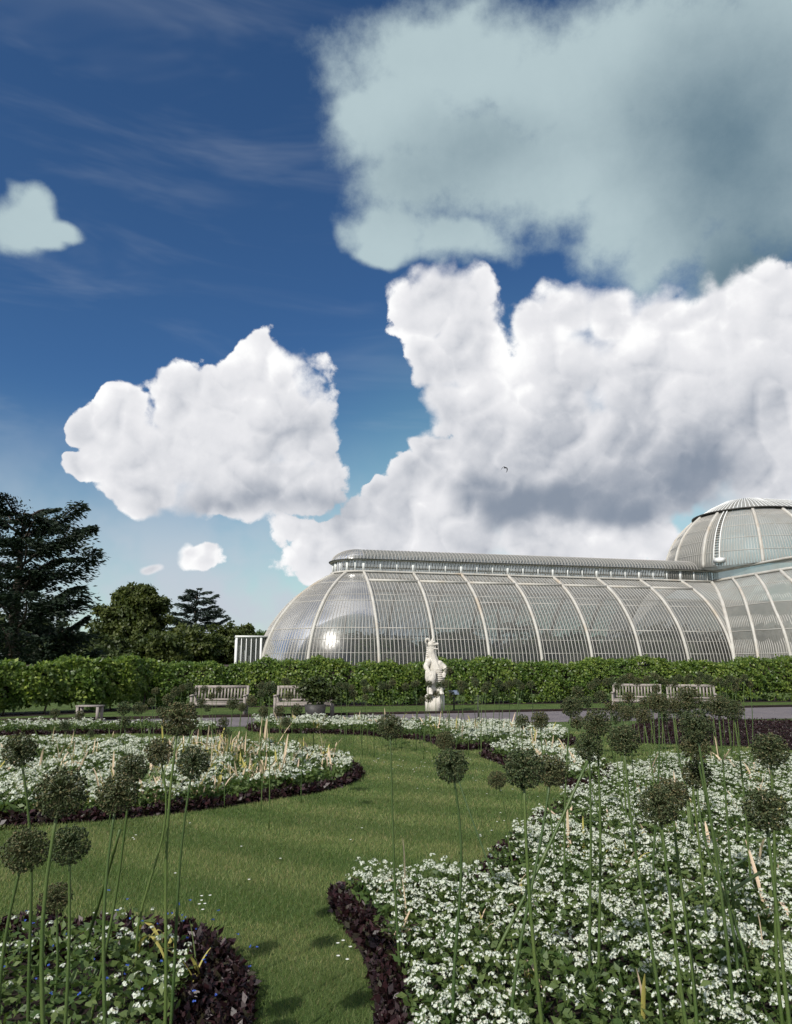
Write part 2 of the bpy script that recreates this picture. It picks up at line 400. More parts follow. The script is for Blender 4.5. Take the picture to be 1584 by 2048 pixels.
leaf_mat('strap_leaf', (.10, .15, .06), (.16, .20, .08), 0.3, 0.5, 0.3)
leaf_mat('grass_blade', (.108, .172, .050), (.170, .222, .078), 0.38, 0.55, 0.25, c3=(.26, .25, .12))
leaf_mat('seed_head', (.044, .058, .026), (.084, .097, .045), 0.12, 0.6, 0.25, c3=(.15, .125, .065))
leaf_mat('blue_petal', (.05, .10, .45), (.08, .16, .55), 0.1, 0.6, 0.2)
leaf_mat('daisy_petal', (.80, .80, .76), (.86, .86, .82), 0.2, 0.6, 0.2)
rough_mat('stem', (.050, .088, .022), (.085, .120, .036), 5, 0.45, 0.0, spec=0.4)
rough_mat('bird_black', (.012, .012, .014), (.02, .02, .022), 20, 0.6, 0.0)
rough_mat('sign_panel', (.62, .68, .76), (.55, .6, .68), 6, 0.3, 0.0)
def vary(mname, a, b):
    nt = MATS[mname].node_tree; bs = next(n for n in nt.nodes if n.type == 'BSDF_PRINCIPLED'); src = bs.inputs['Base Color'].links[0].from_socket
    oi = node(nt, 'ShaderNodeObjectInfo'); lk(nt, mixc(nt, 1.0, src, mixc(nt, oi.outputs['Random'], c4(a), c4(b)), 'MULTIPLY'), bs.inputs['Base Color'])
vary('seed_head', (.72, .88, .80), (1.12, 1.05, 1.0)); vary('stem', (.7, .78, .85), (1.15, 1.1, 1.0)); vary('straw_leaf', (.8, .78, .8), (1.15, 1.1, 1.2))
def patchy(mname, sc, a, b):
    nt = MATS[mname].node_tree; bs = next(n for n in nt.nodes if n.type == 'BSDF_PRINCIPLED'); src = bs.inputs['Base Color'].links[0].from_socket
    tc = node(nt, 'ShaderNodeTexCoord'); f = noise(nt, tc.outputs['Object'], sc, 4, 0.6).outputs['Fac']
    lk(nt, mixc(nt, 1.0, src, mixc(nt, sstep(nt, f, .32, .68), c4(a), c4(b)), 'MULTIPLY'), bs.inputs['Base Color'])
patchy('hedge_leaf', .9, (.74, .84, .85), (1.2, 1.12, 1.0)); patchy('bed_leaf', 3.0, (.7, .8, .7), (1.2, 1.15, 1.1)); patchy('oak_leaf', .35, (.7, .78, .8), (1.25, 1.15, 1.0))
def lawn_material():
    m, nt, bs, out = new_mat('lawn')
    tc = node(nt, 'ShaderNodeTexCoord'); v = tc.outputs['Object']
    a = noise(nt, v, 0.9, 5, 0.6).outputs['Fac']; b = noise(nt, v, 70, 4, 0.7).outputs['Fac']
    col = mixc(nt, sstep(nt, a, 0.3, 0.7), (.072, .116, .034, 1), (.108, .142, .050, 1))
    # mowing bands: swathes along the curve of the lawn
    ln = VM(nt, 'LENGTH', VM(nt, 'SUBTRACT', v, (3.4, 15.5, 0)))
    st = M(nt, 'SINE', M(nt, 'ADD', M(nt, 'MULTIPLY', ln, 5.6), M(nt, 'MULTIPLY', a, 3.0)))
    col = mixc(nt, sstep(nt, st, -0.7, 0.7, 0.0, 0.32), col, (.040, .072, .016, 1))
    col = mixc(nt, sstep(nt, b, 0.35, 0.7, 0.0, 0.6), col, (.035, .055, .012, 1))
    lk(nt, col, bs.inputs['Base Color']); bs.inputs['Roughness'].default_value = 0.9; bs.inputs['Specular IOR Level'].default_value = 0.1
    bp = node(nt, 'ShaderNodeBump'); bp.inputs['Strength'].default_value = 0.6; bp.inputs['Distance'].default_value = 0.02
    lk(nt, noise(nt, v, 120, 4, 0.7).outputs['Fac'], bp.inputs['Height']); lk(nt, bp.outputs[0], bs.inputs['Normal'])
    # the blades carry the same bands
    g = MATS['grass_blade'].node_tree; bs2 = next(n for n in g.nodes if n.type == 'BSDF_PRINCIPLED')
    base = bs2.inputs['Base Color'].links[0].from_socket
    tc2 = node(g, 'ShaderNodeTexCoord'); v2 = tc2.outputs['Object']
    a2 = noise(g, v2, 0.9, 5, 0.6).outputs['Fac']
    ln2 = VM(g, 'LENGTH', VM(g, 'SUBTRACT', v2, (3.4, 15.5, 0)))
    st2 = M(g, 'SINE', M(g, 'ADD', M(g, 'MULTIPLY', ln2, 5.6), M(g, 'MULTIPLY', a2, 3.0)))
    k = mixc(g, sstep(g, st2, -0.7, 0.7), (1.20, 1.14, 1.16, 1), (.72, .80, .74, 1))
    k = mixc(g, sstep(g, a2, 0.35, 0.65), k, (1.18, 1.04, 1.15, 1), 'MULTIPLY')
    lk(g, mixc(g, 1.0, base, k, 'MULTIPLY'), bs2.inputs['Base Color'])
lawn_material()
def glass_material(mname, lo, hi, grime, ro=0.11):
    m, nt, bs, out = new_mat(mname)
    tc = node(nt, 'ShaderNodeTexCoord'); v = tc.outputs['Object']
    tr = node(nt, 'ShaderNodeBsdfTransparent'); tr.inputs[0].default_value = (.72, .75, .74, 1)
    gl = node(nt, 'ShaderNodeBsdfGlossy'); gl.inputs['Color'].default_value = (.9, .9, .9, 1); gl.inputs['Roughness'].default_value = ro
    bp = node(nt, 'ShaderNodeBump'); bp.inputs['Strength'].default_value = 0.12; bp.inputs['Distance'].default_value = 0.05
    lk(nt, noise(nt, v, 2.5, 2, 0.5).outputs['Fac'], bp.inputs['Height']); lk(nt, bp.outputs[0], gl.inputs['Normal'])
    g2 = node(nt, 'ShaderNodeBsdfGlossy'); g2.inputs['Color'].default_value = (.85, .85, .85, 1); g2.inputs['Roughness'].default_value = min(.6, ro * 2.4)
    lk(nt, bp.outputs[0], g2.inputs['Normal'])
    gm2 = node(nt, 'ShaderNodeMixShader'); gm2.inputs[0].default_value = .78; lk(nt, gl.outputs[0], gm2.inputs[1]); lk(nt, g2.outputs[0], gm2.inputs[2]); gl = gm2
    fr = node(nt, 'ShaderNodeFresnel'); fr.inputs[0].default_value = 1.55
    m1 = node(nt, 'ShaderNodeMixShader'); lk(nt, M(nt, 'MULTIPLY', fr.outputs[0], 1.0, clamp=True), m1.inputs[0]); lk(nt, tr.outputs[0], m1.inputs[1]); lk(nt, gl.outputs[0], m1.inputs[2])
    df = node(nt, 'ShaderNodeBsdfDiffuse'); df.inputs[0].default_value = (.42, .41, .38, 1)
    tl = node(nt, 'ShaderNodeBsdfTranslucent'); tl.inputs[0].default_value = (.46, .46, .44, 1)
    film = node(nt, 'ShaderNodeMixShader'); film.inputs[0].default_value = 0.5; lk(nt, df.outputs[0], film.inputs[1]); lk(nt, tl.outputs[0], film.inputs[2])
    dirt = sstep(nt, noise(nt, v, 0.8, 6, 0.65).outputs['Fac'], 0.35, 0.75, lo, hi)
    # grime gathers on the flatter panes up the roof
    sx = node(nt, 'ShaderNodeSeparateXYZ'); gm = node(nt, 'ShaderNodeNewGeometry'); lk(nt, gm.outputs['True Normal'], sx.inputs[0])
    up = sstep(nt, M(nt, 'ABSOLUTE', sx.outputs[2]), 0.2, 0.85, 0.0, grime)
    m2 = node(nt, 'ShaderNodeMixShader'); lk(nt, M(nt, 'ADD', dirt, up), m2.inputs[0]); lk(nt, m1.outputs[0], m2.inputs[1]); lk(nt, film.outputs[0], m2.inputs[2])
    lk(nt, m2.outputs[0], out.inputs[0])
glass_material('glass', 0.07, 0.24, 0.44)
glass_material('old_glass', 0.48, 0.70, 0.2, 0.5)

# ------------------------------------------------------------------ ground, path, beds
g = MB().add([[-900, -200, 0], [900, -200, 0], [900, 1600, 0], [-900, 1600, 0]], [[0, 1, 2, 3]]).build('lawn_ground', MATS['lawn'], kind='structure')
def line_pts(pa, pb, ext):
    a, b = pa[:2], pb[:2]; d = (b - a) / np.linalg.norm(b - a); return a - d * ext, b + d * ext
pf = line_pts(ground(300, 1438), ground(1050, 1424), 40); pn = line_pts(ground(300, 1456), ground(1050, 1445), 40)
fill_poly('path', [pn[0], pn[1], pf[1], pf[0]], 0.004, MATS['path_asphalt'])
# low stone edging along the far side of the path
ed = MB(); dvec = (pf[1] - pf[0]) / np.linalg.norm(pf[1] - pf[0]); nv = np.array([-dvec[1], dvec[0]])
ed.sweep([np.append(pf[0] + nv * .05, .03), np.append(pf[1] + nv * .05, .03)], np.append(nv, 0), .08, .10)
ed.build('path_edging', MATS['soil'], kind='structure')

HEDGE = smooth_poly([ground(-420, 1452), ground(-100, 1436), ground(120, 1428), ground(260, 1420), ground(420, 1414), ground(720, 1411), ground(1100, 1406), ground(1500, 1403), ground(1900, 1400)], 8, closed=False)
hb = np.concatenate([HEDGE + [0, -.55], (HEDGE + [0, 1.7])[::-1]])
fill_poly('hedge_border_soil', hb, 0.006, MATS['soil'])

def G2(*pts): return [ground(x, y)[:2] for x, y in pts]
BEDS = {}
BEDS['mid'] = smooth_poly(G2((-260, 1665), (-60, 1656), (20, 1652), (170, 1645), (300, 1634), (440, 1617), (560, 1598), (640, 1586), (695, 1571), (724, 1553), (712, 1538), (672, 1524), (600, 1512), (440, 1502), (250, 1498), (0, 1498), (-260, 1500)), 4)
BEDS['far'] = smooth_poly(G2((494, 1457), (525, 1467), (610, 1468), (710, 1471), (800, 1478), (850, 1483), (885, 1496), (930, 1502), (985, 1498), (1060, 1500), (1130, 1496), (1150, 1482), (1090, 1468), (1000, 1461), (850, 1455), (700, 1452), (560, 1450)), 4)
BEDS['tongue'] = smooth_poly(G2((962, 1513), (1005, 1531), (1075, 1556), (1150, 1584), (1225, 1572), (1228, 1545), (1150, 1521), (1060, 1506), (1000, 1505)), 4)
BEDS['small'] = smooth_poly(G2((-40, 1472), (150, 1470), (292, 1468), (365, 1473), (440, 1469), (446, 1461), (380, 1456), (250, 1456), (-40, 1458)), 4)
BEDS['dark'] = smooth_poly(G2((1252, 1483), (1340, 1490), (1480, 1494), (1640, 1498), (1660, 1450), (1480, 1443), (1310, 1442), (1250, 1462)), 4)
R_OUT = G2((1158, 1591), (1118, 1612), (1068, 1650), (1020, 1690), (978, 1728), (950, 1757), (905, 1778), (830, 1785), (740, 1786), (690, 1788), (655, 1802), (682, 1850), (715, 1905), (738, 1960), (752, 2048))
BEDS['right'] = smooth_poly(R_OUT + [np.array(p) for p in ((-.02, 2.6), (.05, 1.6), (.15, .7), (1.6, .35), (3.6, .6), (4.8, 3.5), (6.2, 7.0), (7.6, 11.0))] + G2((1600, 1535), (1480, 1535), (1380, 1537), (1300, 1541), (1235, 1556)), 4)
BEDS['near'] = smooth_poly(G2((20, 1857), (130, 1858), (230, 1860), (330, 1863), (400, 1874), (450, 1903), (488, 1950), (508, 2040)) + [np.array(p) for p in ((-.58, 2.2), (-.55, 1.2), (-.75, .6), (-1.8, .6), (-2.9, 1.8), (-3.2, 3.0))], 4)
for k, p in enumerate(BEDS.values()):
    fill_poly('bed_soil', p, 0.008 + .004 * k, MATS['soil'])
BX0, BX1, BY0, BY1 = -8, 12, .5, 20
def sample(poly, dens):
    """points in a polygon; dens per square metre, a number or a function of the points"""
    p = np.asarray(poly); lo, hi = p.min(0), p.max(0)
    mx = dens if not callable(dens) else 1.0
    area = (hi - lo).prod()
    if callable(dens):
        test = np.stack([RNG.uniform(lo[0], hi[0], 400), RNG.uniform(lo[1], hi[1], 400)], 1); mx = dens(test).max()
    n = int(area * mx); P = np.stack([RNG.uniform(lo[0], hi[0], n), RNG.uniform(lo[1], hi[1], n)], 1)
    # only what the view, with a wide margin, could show
    P = P[(np.abs(P[:, 0]) < 1.2 + P[:, 1] * 0.72)]
    if callable(dens): P = P[RNG.uniform(0, mx, len(P)) < dens(P)]
    return P[inside(p, P)]

# ------------------------------------------------------------------ the glasshouse
TH = R(13); U = np.array([math.cos(TH), math.sin(TH)]); NV = np.array([math.sin(TH), -math.cos(TH)])
CG = at(717, 1200, 53.4); CX, CY = float(CG[0]), 53.4
BAY = 3.8; RB = 7.6
def cr(pts, k=5): return smooth_poly(pts, k, closed=False)
W_PROF = cr([(7.6, 0), (7.62, .9), (7.45, 2.2), (6.95, 3.7), (6.25, 4.9), (5.05, 6.3), (3.75, 7.3), (2.75, 7.9), (1.98, 8.28)], 3)
L_PROF = cr([(2.12, 9.22), (1.95, 9.62), (1.45, 9.97), (.75, 10.17), (0.0, 10.22)], 3)
def at_z(prof, z): return float(np.interp(z, prof[:, 1], prof[:, 0]))
gh = empty('glasshouse', (CX, CY, 0), TH)
tag(gh, 'long Victorian glasshouse with curved white ribs, rounded end and raised lantern', 'greenhouse')
WP, BP, XP, GLS, DM = MATS['white_paint'], MATS['bar_paint'], MATS['bright_paint'], MATS['glass'], MATS['dark_metal']
NB = 7
def straight(prof, s, sg): return np.stack([np.full(len(prof), s), sg * prof[:, 0], prof[:, 1]], 1)
def turned(prof, ang):
    """ang 0 at the near side (-y), 180 degrees at the far side; the end faces -x"""
    return np.stack([-prof[:, 0] * math.sin(ang), -prof[:, 0] * math.cos(ang), prof[:, 1]], 1)
def tside(ang): return np.array([-math.cos(ang), math.sin(ang), 0])
for sg in (-1, 1):
    for i in range(NB + 1):
        MB().sweep(straight(W_PROF, i * BAY, sg), (1, 0, 0), .17, .26).build('rib', WP, gh)
for k in range(1, 5):
    MB().sweep(turned(W_PROF, k * R(36)), tside(k * R(36)), .17, .26).build('rib', WP, gh)
SMAX = 30.2
def bars_straight(prof, s0, s1, n, sg, w, h, mb):
    for j in range(1, n):
        mb.sweep(straight(prof, s0 + (s1 - s0) * j / n, sg), (1, 0, 0), w, h)
PUR = [(1.15, .03), (2.3, .035), (3.2, .035), (3.95, .07), (5.9, .05), (6.35, .04)]
for sg in (-1, 1):
    for i in range(NB):
        mb = MB(); bars_straight(W_PROF[::2] if len(W_PROF) % 2 else W_PROF, i * BAY, (i + 1) * BAY, 14, sg, .045, .06, mb)
        for (z, w) in PUR:
            r = at_z(W_PROF, z); mb.sweep([(i * BAY + .09, sg * r, z), ((i + 1) * BAY - .09, sg * r, z)], (0, 0, 1), w, .05)
        mb.build('glazing_bars', BP, gh, kind='stuff')
        MB().grid(np.stack([straight(W_PROF, i * BAY, sg), straight(W_PROF, (i + 1) * BAY, sg)], 1)).build('glass_panes', GLS, gh, smooth=True, kind='stuff')
        r = at_z(W_PROF, 7.5)
        MB().box(i * BAY + .085, (i + 1) * BAY - .085, min(sg * r, sg * (r + .16)), max(sg * r, sg * (r + .16)), 7.42, 7.60).build('cross_beam', WP, gh)
for k in range(5):
    a0, a1 = k * R(36), (k + 1) * R(36); mb = MB()
    nb = 18
    for j in range(1, nb):
        a = a0 + (a1 - a0) * j / nb; p = W_PROF if j % 2 == 0 else W_PROF[W_PROF[:, 1] < 7.35]
        wd = .045 * np.clip(p[:, 0] / 7.6, .35, 1); mb.sweep(turned(p, a), tside(a), wd, .05)
    for (z, w) in PUR + [(7.4, .06)]:
        r = at_z(W_PROF, z); aa = np.linspace(a0 + .012, a1 - .012, 9)
        mb.sweep(np.stack([-r * np.sin(aa), -r * np.cos(aa), np.full(9, z)], 1), (0, 0, 1), w, .05)
    mb.build('glazing_bars', BP, gh, kind='stuff')
    MB().grid(np.stack([turned(W_PROF, a) for a in np.linspace(a0, a1, 10)], 1)).build('glass_panes', GLS, gh, smooth=True, kind='stuff')
# lantern: sill, posts, eaves beam, glass, little vault
RL = 2.0
def lantern_path(r, z, s1=SMAX, both=True):
    aa = np.linspace(0, math.pi, 21)
    a = [(s, -r, z) for s in np.linspace(s1, 0.4, 12)] + [(-r * math.sin(t), -r * math.cos(t), z) for t in aa] + [(s, r, z) for s in np.linspace(0.4, s1, 12)]
    return np.array(a)
MB().sweep(lantern_path(RL + .06, 8.33), (0, 0, 1), .14, .24).build('sill_beam', WP, gh)
MB().sweep(lantern_path(RL + .10, 9.20), (0, 0, 1), .10, .28).build('eaves_beam', WP, gh)
gt = MB().sweep(lantern_path(RL + .26, 9.235), (0, 0, 1), .045, .10)
gt.build('gutter', DM, gh)
lb = MB()
for sg in (-1, 1):
    for i in range(NB + 1):
        for t in range(3):
            s = (i + t / 3) * BAY
            if s > SMAX - .1: continue
            w = .20 if t == 0 else .10
            MB().box(s - w / 2, s + w / 2, sg * RL - .06, sg * RL + .06, 8.40, 9.15).build('post', XP, gh)
            for q in range(1, 6):
                sq = s + q * BAY / 18
                if sq < SMAX: lb.box(sq - .012, sq + .012, sg * RL - .02, sg * RL + .02, 8.42, 9.14)
    MB().grid(np.array([[(0, sg * RL, 8.40), (SMAX, sg * RL, 8.40)], [(0, sg * RL, 9.18), (SMAX, sg * RL, 9.18)]])).build('lantern_glass', GLS, gh)
for k in range(1, 10):
    a = k * R(18); w = .18 if k % 2 == 0 else .10; p = np.array([-RL * math.sin(a), -RL * math.cos(a)])
    MB().sweep([(p[0], p[1], 8.40), (p[0], p[1], 9.15)], tside(a), w, .12).build('post', XP, gh)
    for q in (-.35, .35):
        b = a + q * R(18); lb.sweep([(-RL * math.sin(b), -RL * math.cos(b), 8.4), (-RL * math.sin(b), -RL * math.cos(b), 9.15)], tside(b), .025, .03)
lb.build('lantern_bars', BP, gh, kind='stuff')
aa = np.linspace(0, math.pi, 21)
MB().grid(np.array([[(-RL * math.sin(t), -RL * math.cos(t), z) for t in aa] for z in (8.4, 9.18)])).build('lantern_glass', GLS, gh)
vb = MB()
for sg in (-1, 1):
    for s in np.arange(.27, SMAX, .271): vb.sweep(straight(L_PROF, s, sg), (1, 0, 0), .04, .05)
    MB().grid(np.stack([straight(L_PROF, 0, sg), straight(L_PROF, SMAX, sg)], 1)).build('vault_glass', GLS, gh, smooth=True)
for a in np.linspace(0, math.pi, 27): vb.sweep(turned(L_PROF[:-2], a), tside(a), .035, .05)
vb.sweep([(0, 0, 10.23), (SMAX, 0, 10.23)], (0, 1, 0), .12, .06)
vb.build('vault_bars', BP, gh, kind='stuff')
MB().grid(np.stack([turned(L_PROF, a) for a in aa], 1)).build('vault_glass', GLS, gh, smooth=True)
# curb at the foot and the floor inside
MB().sweep(lantern_path(RB + .05, .18, 26.5), (0, 0, 1), .36, .34).build('stone_curb', MATS['stone'], gh)
fl = MB(); ang = np.linspace(0, math.pi, 17)
fp = [(26, -7.4), (26, 7.4)] + [(-7.4 * math.sin(t), 7.4 * math.cos(t)) for t in ang]
fl.add([(x, y, .03) for x, y in fp], [list(range(len(fp)))]).build('floor', MATS['floor_mat'], gh)
# glazed porch on the rounded end
pw, px0, px1, ph = 1.7, -9.0, -7.0, 3.55
for y in (-pw, pw):
    for x in (px0, px1 - .3): MB().box(x - .07, x + .07, y - .07, y + .07, 0, ph - .12).build('porch_post', XP, gh)
pm = MB()
for x in np.linspace(px0, px1 - .3, 6)[1:-1]:
    for y in (-pw, pw): pm.box(x - .025, x + .025, y - .025, y + .025, 0, ph - .12)
for y in np.linspace(-pw, pw, 9)[1:-1]: pm.box(px0 - .025, px0 + .025, y - .025, y + .025, 0, ph - .12)
for y in (-pw, pw): pm.box(px0 + .07, px1 - .37, y - .02, y + .02, 1.02, 1.09); 
pm.build('porch_bars', XP, gh, kind='stuff')
MB().box(px0 - .1, px1 + .2, -pw - .1, pw + .1, ph - .12, ph).build('porch_roof', XP, gh)
pg = MB()
for y in (-pw, pw): pg.grid(np.array([[(px0, y, 0), (px1, y, 0)], [(px0, y, ph - .12), (px1, y, ph - .12)]]))
pg.grid(np.array([[(px0, -pw, 0), (px0, pw, 0)], [(px0, -pw, ph - .12), (px0, pw, ph - .12)]]))
pg.build('porch_glass', GLS, gh)

OGL = MATS['old_glass']
# the taller middle block, which the frame cuts
E_PROF = cr([(0, 0), (-.02, 1.0), (.18, 2.8), (.65, 4.7), (1.4, 6.3), (2.1, 7.3), (2.6, 7.9), (3.0, 8.3)], 3)   # (inset, z)
S0, HW = 26.6, 15.0
def block_ring(ins, z, ystart, n=(10, 8, 14), s_end=56):
    xe, yw, rc = S0 + ins, HW - ins, 5.0 - min(ins, 3)
    P = [(xe, -(ystart + (yw - rc - ystart) * t), z) for t in np.linspace(0, 1, n[0])]
    P += [(xe + rc - rc * math.cos(t), -(yw - rc) - rc * math.sin(t), z) for t in np.linspace(0, math.pi / 2, n[1])[1:]]
    P += [(xe + rc + (s_end - xe - rc) * t, -yw, z) for t in np.linspace(0, 1, n[2])[1:]]
    return np.array(P)
def ystart(z): return at_z(W_PROF, z) if z < 8.28 else 1.98
rows = np.array([block_ring(i_, z_, ystart(z_)) for i_, z_ in E_PROF])
MB().grid(rows).build('glass_panes', OGL, gh, smooth=True, kind='stuff')
def resamp(row, n):
    d = np.r_[0, np.cumsum(np.linalg.norm(np.diff(row, axis=0), axis=1))]; q = np.linspace(0, d[-1], n)
    return np.stack([np.interp(q, d, row[:, c]) for c in range(3)], 1)
wl = np.array([[(S0, -at_z(W_PROF, z_), z_), (S0 + i_, -ystart(z_), z_)] for i_, z_ in E_PROF[1:]])
MB().grid(wl).build('glass_panes', OGL, gh, smooth=True, kind='stuff')
cb = MB()
for s_ in np.arange(.27, 2.95, .27):
    zs = np.interp(s_, E_PROF[2:, 0], E_PROF[2:, 1]); zz = np.linspace(zs, 8.28, 8)
    cb.sweep([(S0 + s_, -at_z(W_PROF, z_), z_) for z_ in zz], (1, 0, 0), .045, .06)
cb.build('glazing_bars', BP, gh, kind='stuff')
MB().grid(rows * [1, -1, 1]).build('glass_panes', OGL, gh, smooth=True, kind='stuff')
fb = MB(); fd = np.array([resamp(r_, 130) for r_ in rows]) * [1, -1, 1]
for j in range(1, 129): fb.sweep(fd[::3, j], fd[5, j + 1] - fd[5, j - 1], .06 if j % 9 else .18, .05)
fb.build('glazing_bars', BP, gh, kind='stuff')
bars = MB(); dense = np.array([resamp(r_, 200) for r_ in rows])
for j in range(1, 199):
    p = dense[:, j]; sd = dense[5, j + 1] - dense[5, j - 1]; sd[2] = 0
    if j % 14 == 0: MB().sweep(p, sd, .17, .26).build('rib', WP, gh)
    else: bars.sweep(p[::3], sd, .045, .05)
for z in (2.3, 3.95, 5.9, 7.4):
    bars.sweep(block_ring(at_z(E_PROF, z), z, ystart(z)), (0, 0, 1), .06, .05)
bars.build('glazing_bars', BP, gh, kind='stuff')
MB().sweep(rows[:, 0] + [-.05, -.05, 0], (.7, .7, 0), .30, .24).build('valley_gutter', WP, gh)
# from the block's wall head to the foot of the upper vault
SD, RD = 35.1, 7.0
def stadium(r, z, s_end=56, n=(10, 8, 14)):
    a = np.linspace(-.25, math.pi / 2, n[0] + n[1] - 1)
    return np.array([(SD - r * math.cos(t), -r * math.sin(t), z) for t in a] + [(SD + (s_end - SD) * t, -r, z) for t in np.linspace(0, 1, n[2])[1:]])
wall_head = block_ring(3.0, 8.36, 1.98); MB().sweep(wall_head, (0, 0, 1), .2, .22).build('sill_beam', WP, gh)
MB().grid(np.stack([block_ring(3.0, 8.36, 2.05), block_ring(3.02, 9.1, 2.05), stadium(RD + .2, 9.4)], 0)).build('shoulder_glass', OGL, gh)
MB().sweep(block_ring(3.0, 9.12, 2.2), (0, 0, 1), .16, .3).build('eaves_beam', WP, gh)
D_PROF = cr([(7.0, 9.4), (6.85, 10.6), (6.2, 12.2), (5.2, 13.5), (4.1, 14.45)], 3)
def dome_line(ang, prof=D_PROF): return np.array([(SD - r * math.cos(ang), -r * math.sin(ang), z) for r, z in prof])
A0 = -1.75
MB().grid(np.stack([dome_line(a) for a in np.linspace(A0, math.pi / 2, 40)], 1)).build('dome_glass', OGL, gh, smooth=True)
MB().grid(np.stack([[(s, -r, z) for r, z in D_PROF] for s in (SD, 56)], 1)).build('dome_glass', OGL, gh, smooth=True)
db = MB()
for a in np.linspace(A0, math.pi / 2, 110):
    db.sweep(dome_line(a, D_PROF[::2]), (math.sin(a), -math.cos(a), 0), .05 * np.clip(D_PROF[::2, 0] / 7, .4, 1), .05)
for s in np.arange(SD + .27, 56, .27): db.sweep([(s, -r, z) for r, z in D_PROF[::2]], (1, 0, 0), .045, .05)
for z in (10.6, 11.7, 12.8, 13.8):
    r = at_z(D_PROF, z); db.sweep([(SD - r * math.cos(t), -r * math.sin(t), z) for t in np.linspace(A0, math.pi / 2, 36)], (0, 0, 1), .05, .05)
db.build('dome_bars', BP, gh, kind='stuff')
for a in (-1.25, -.63, -.1, .36, 1.0, math.pi / 2):
    MB().sweep(dome_line(a), (math.sin(a), -math.cos(a), 0), .20, .26, .03).build('dome_rib', WP, gh)
for s in np.arange(SD + BAY, 56, BAY): MB().sweep([(s, -r, z) for r, z in D_PROF], (1, 0, 0), .2, .26, .03).build('dome_rib', WP, gh)
# maintenance ladder up the dome
la = .52; lad = empty('roof_ladder'); lad.parent = gh
for da in (-.032, .032): MB().sweep(dome_line(la + da) + [0, 0, .12], (math.sin(la), -math.cos(la), 0), .07, .10).build('ladder_rail', XP, lad)
lr = MB(); dl = dome_line(la)
dd = resamp(dl, 26)
for p in dd: lr.sweep([p + [-.2 * math.sin(la) * .95, .2 * math.cos(la) * .95, .14], p + [.2 * math.sin(la) * .95, -.2 * math.cos(la) * .95, .14]], (0, 0, 1), .04, .04)
lr.build('ladder_rungs', DM, lad, kind='stuff')
bx = dome_line(la + .02)[2]
MB().box(bx[0] - .3, bx[0] + .3, bx[1] - .45, bx[1] + .3, 9.7, 10.05).build('ladder_landing', XP, lad)
# walkway ring and the low cap above it
MB().sweep(np.array([(SD - 4.2 * math.cos(t), -4.2 * math.sin(t), 14.5) for t in np.linspace(A0, math.pi / 2, 24)] + [(s, -4.2, 14.5) for s in np.linspace(SD + 1, 56, 10)]), (0, 0, 1), .10, .5).build('walkway', DM, gh)
U_PROF = np.array([(4.0, 14.56), (3.75, 14.75), (2.9, 15.3), (1.7, 15.85), (.6, 16.1), (0, 16.15)])
MB().grid(np.stack([dome_line(a, U_PROF) for a in np.linspace(A0, math.pi / 2, 24)] + [np.array([(s, -r, z) for r, z in U_PROF]) for s in np.linspace(SD + 1, 56, 8)], 1)).build('cap_glass', OGL, gh, smooth=True)
ub = MB()
for a in np.linspace(A0, math.pi / 2, 40): ub.sweep(dome_line(a, U_PROF[:-1]), (math.sin(a), -math.cos(a), 0), .05, .06)
for s_ in np.arange(SD + .5, 56, .5): ub.sweep([(s_, -r, z) for r, z in U_PROF], (1, 0, 0), .05, .06)
ub.build('cap_bars', XP, gh, kind='stuff')

# ------------------------------------------------------------------ plants under glass
def palm(name, label, loc, h, nf, fl, cat='palm', lean=(0, 0)):
    t = empty(name, loc); tag(t, label, cat, None)
    top = np.array([lean[0], lean[1], h])
    MB().tube(np.array([[0, 0, 0], top * [.3, .3, .5], top]), [.16, .12, .10], 6).build('trunk', MATS['bark'], t)
    mb = MB()
    for i in range(nf):
        a = i * 2.4 + random.random(); up = random.uniform(.1, 1.0); L = fl * random.uniform(.75, 1.1)
        q = np.linspace(0, 1, 9); rad = L * q * math.cos(.5 * up) ; z = h + L * (up * q - (.55 + .35 * up) * q * q)
        P = np.stack([top[0] + rad * math.cos(a), top[1] + rad * math.sin(a), z], 1)
        n = 34; k = np.sort(RNG.uniform(.12, 1, n)); B = np.stack([np.interp(k, q, P[:, c]) for c in range(3)], 1)
        sd = np.array([-math.sin(a), math.cos(a), 0]) * np.where(np.arange(n) % 2, 1, -1)[:, None]
        D = sd + np.array([math.cos(a), math.sin(a), 0]) * .6 + [0, 0, -.35]
        mb.add(*cards(B, D, L * .28 * (1.1 - .6 * k), .07)); mb.tube(P, np.linspace(.03, .008, 9), 4)
    mb.build('fronds', MATS['palm_leaf'], t)
    return t
def blob_pts(n, blobs, rng=RNG, shell=0.55):
    """points in ellipsoids (cx,cy,cz,rx,ry,rz), more of them near the skin"""
    B = np.array(blobs); w = (B[:, 3] * B[:, 4] + B[:, 4] * B[:, 5] + B[:, 3] * B[:, 5]); w /= w.sum()
    k = rng.choice(len(B), n, p=w); d = rnd(n, rng); r = rng.uniform(0, 1, n) ** shell * 1.0
    r = np.where(rng.uniform(size=n) < .12, r * 1.12, r)
    P = B[k, :3] + d * r[:, None] * B[k, 3:]
    return P, unit(d / B[k, 3:] * B[k, 3:].mean(1, keepdims=True))
def gh_pt(s, t): return CX + s * U[0] - t * NV[0] * -1 * -1, CY + s * U[1] - t * NV[1]
def in_house(s, y):
    """local glasshouse coordinates to the world"""
    return (CX + s * math.cos(TH) - y * math.sin(TH), CY + s * math.sin(TH) + y * math.cos(TH), 0.04)
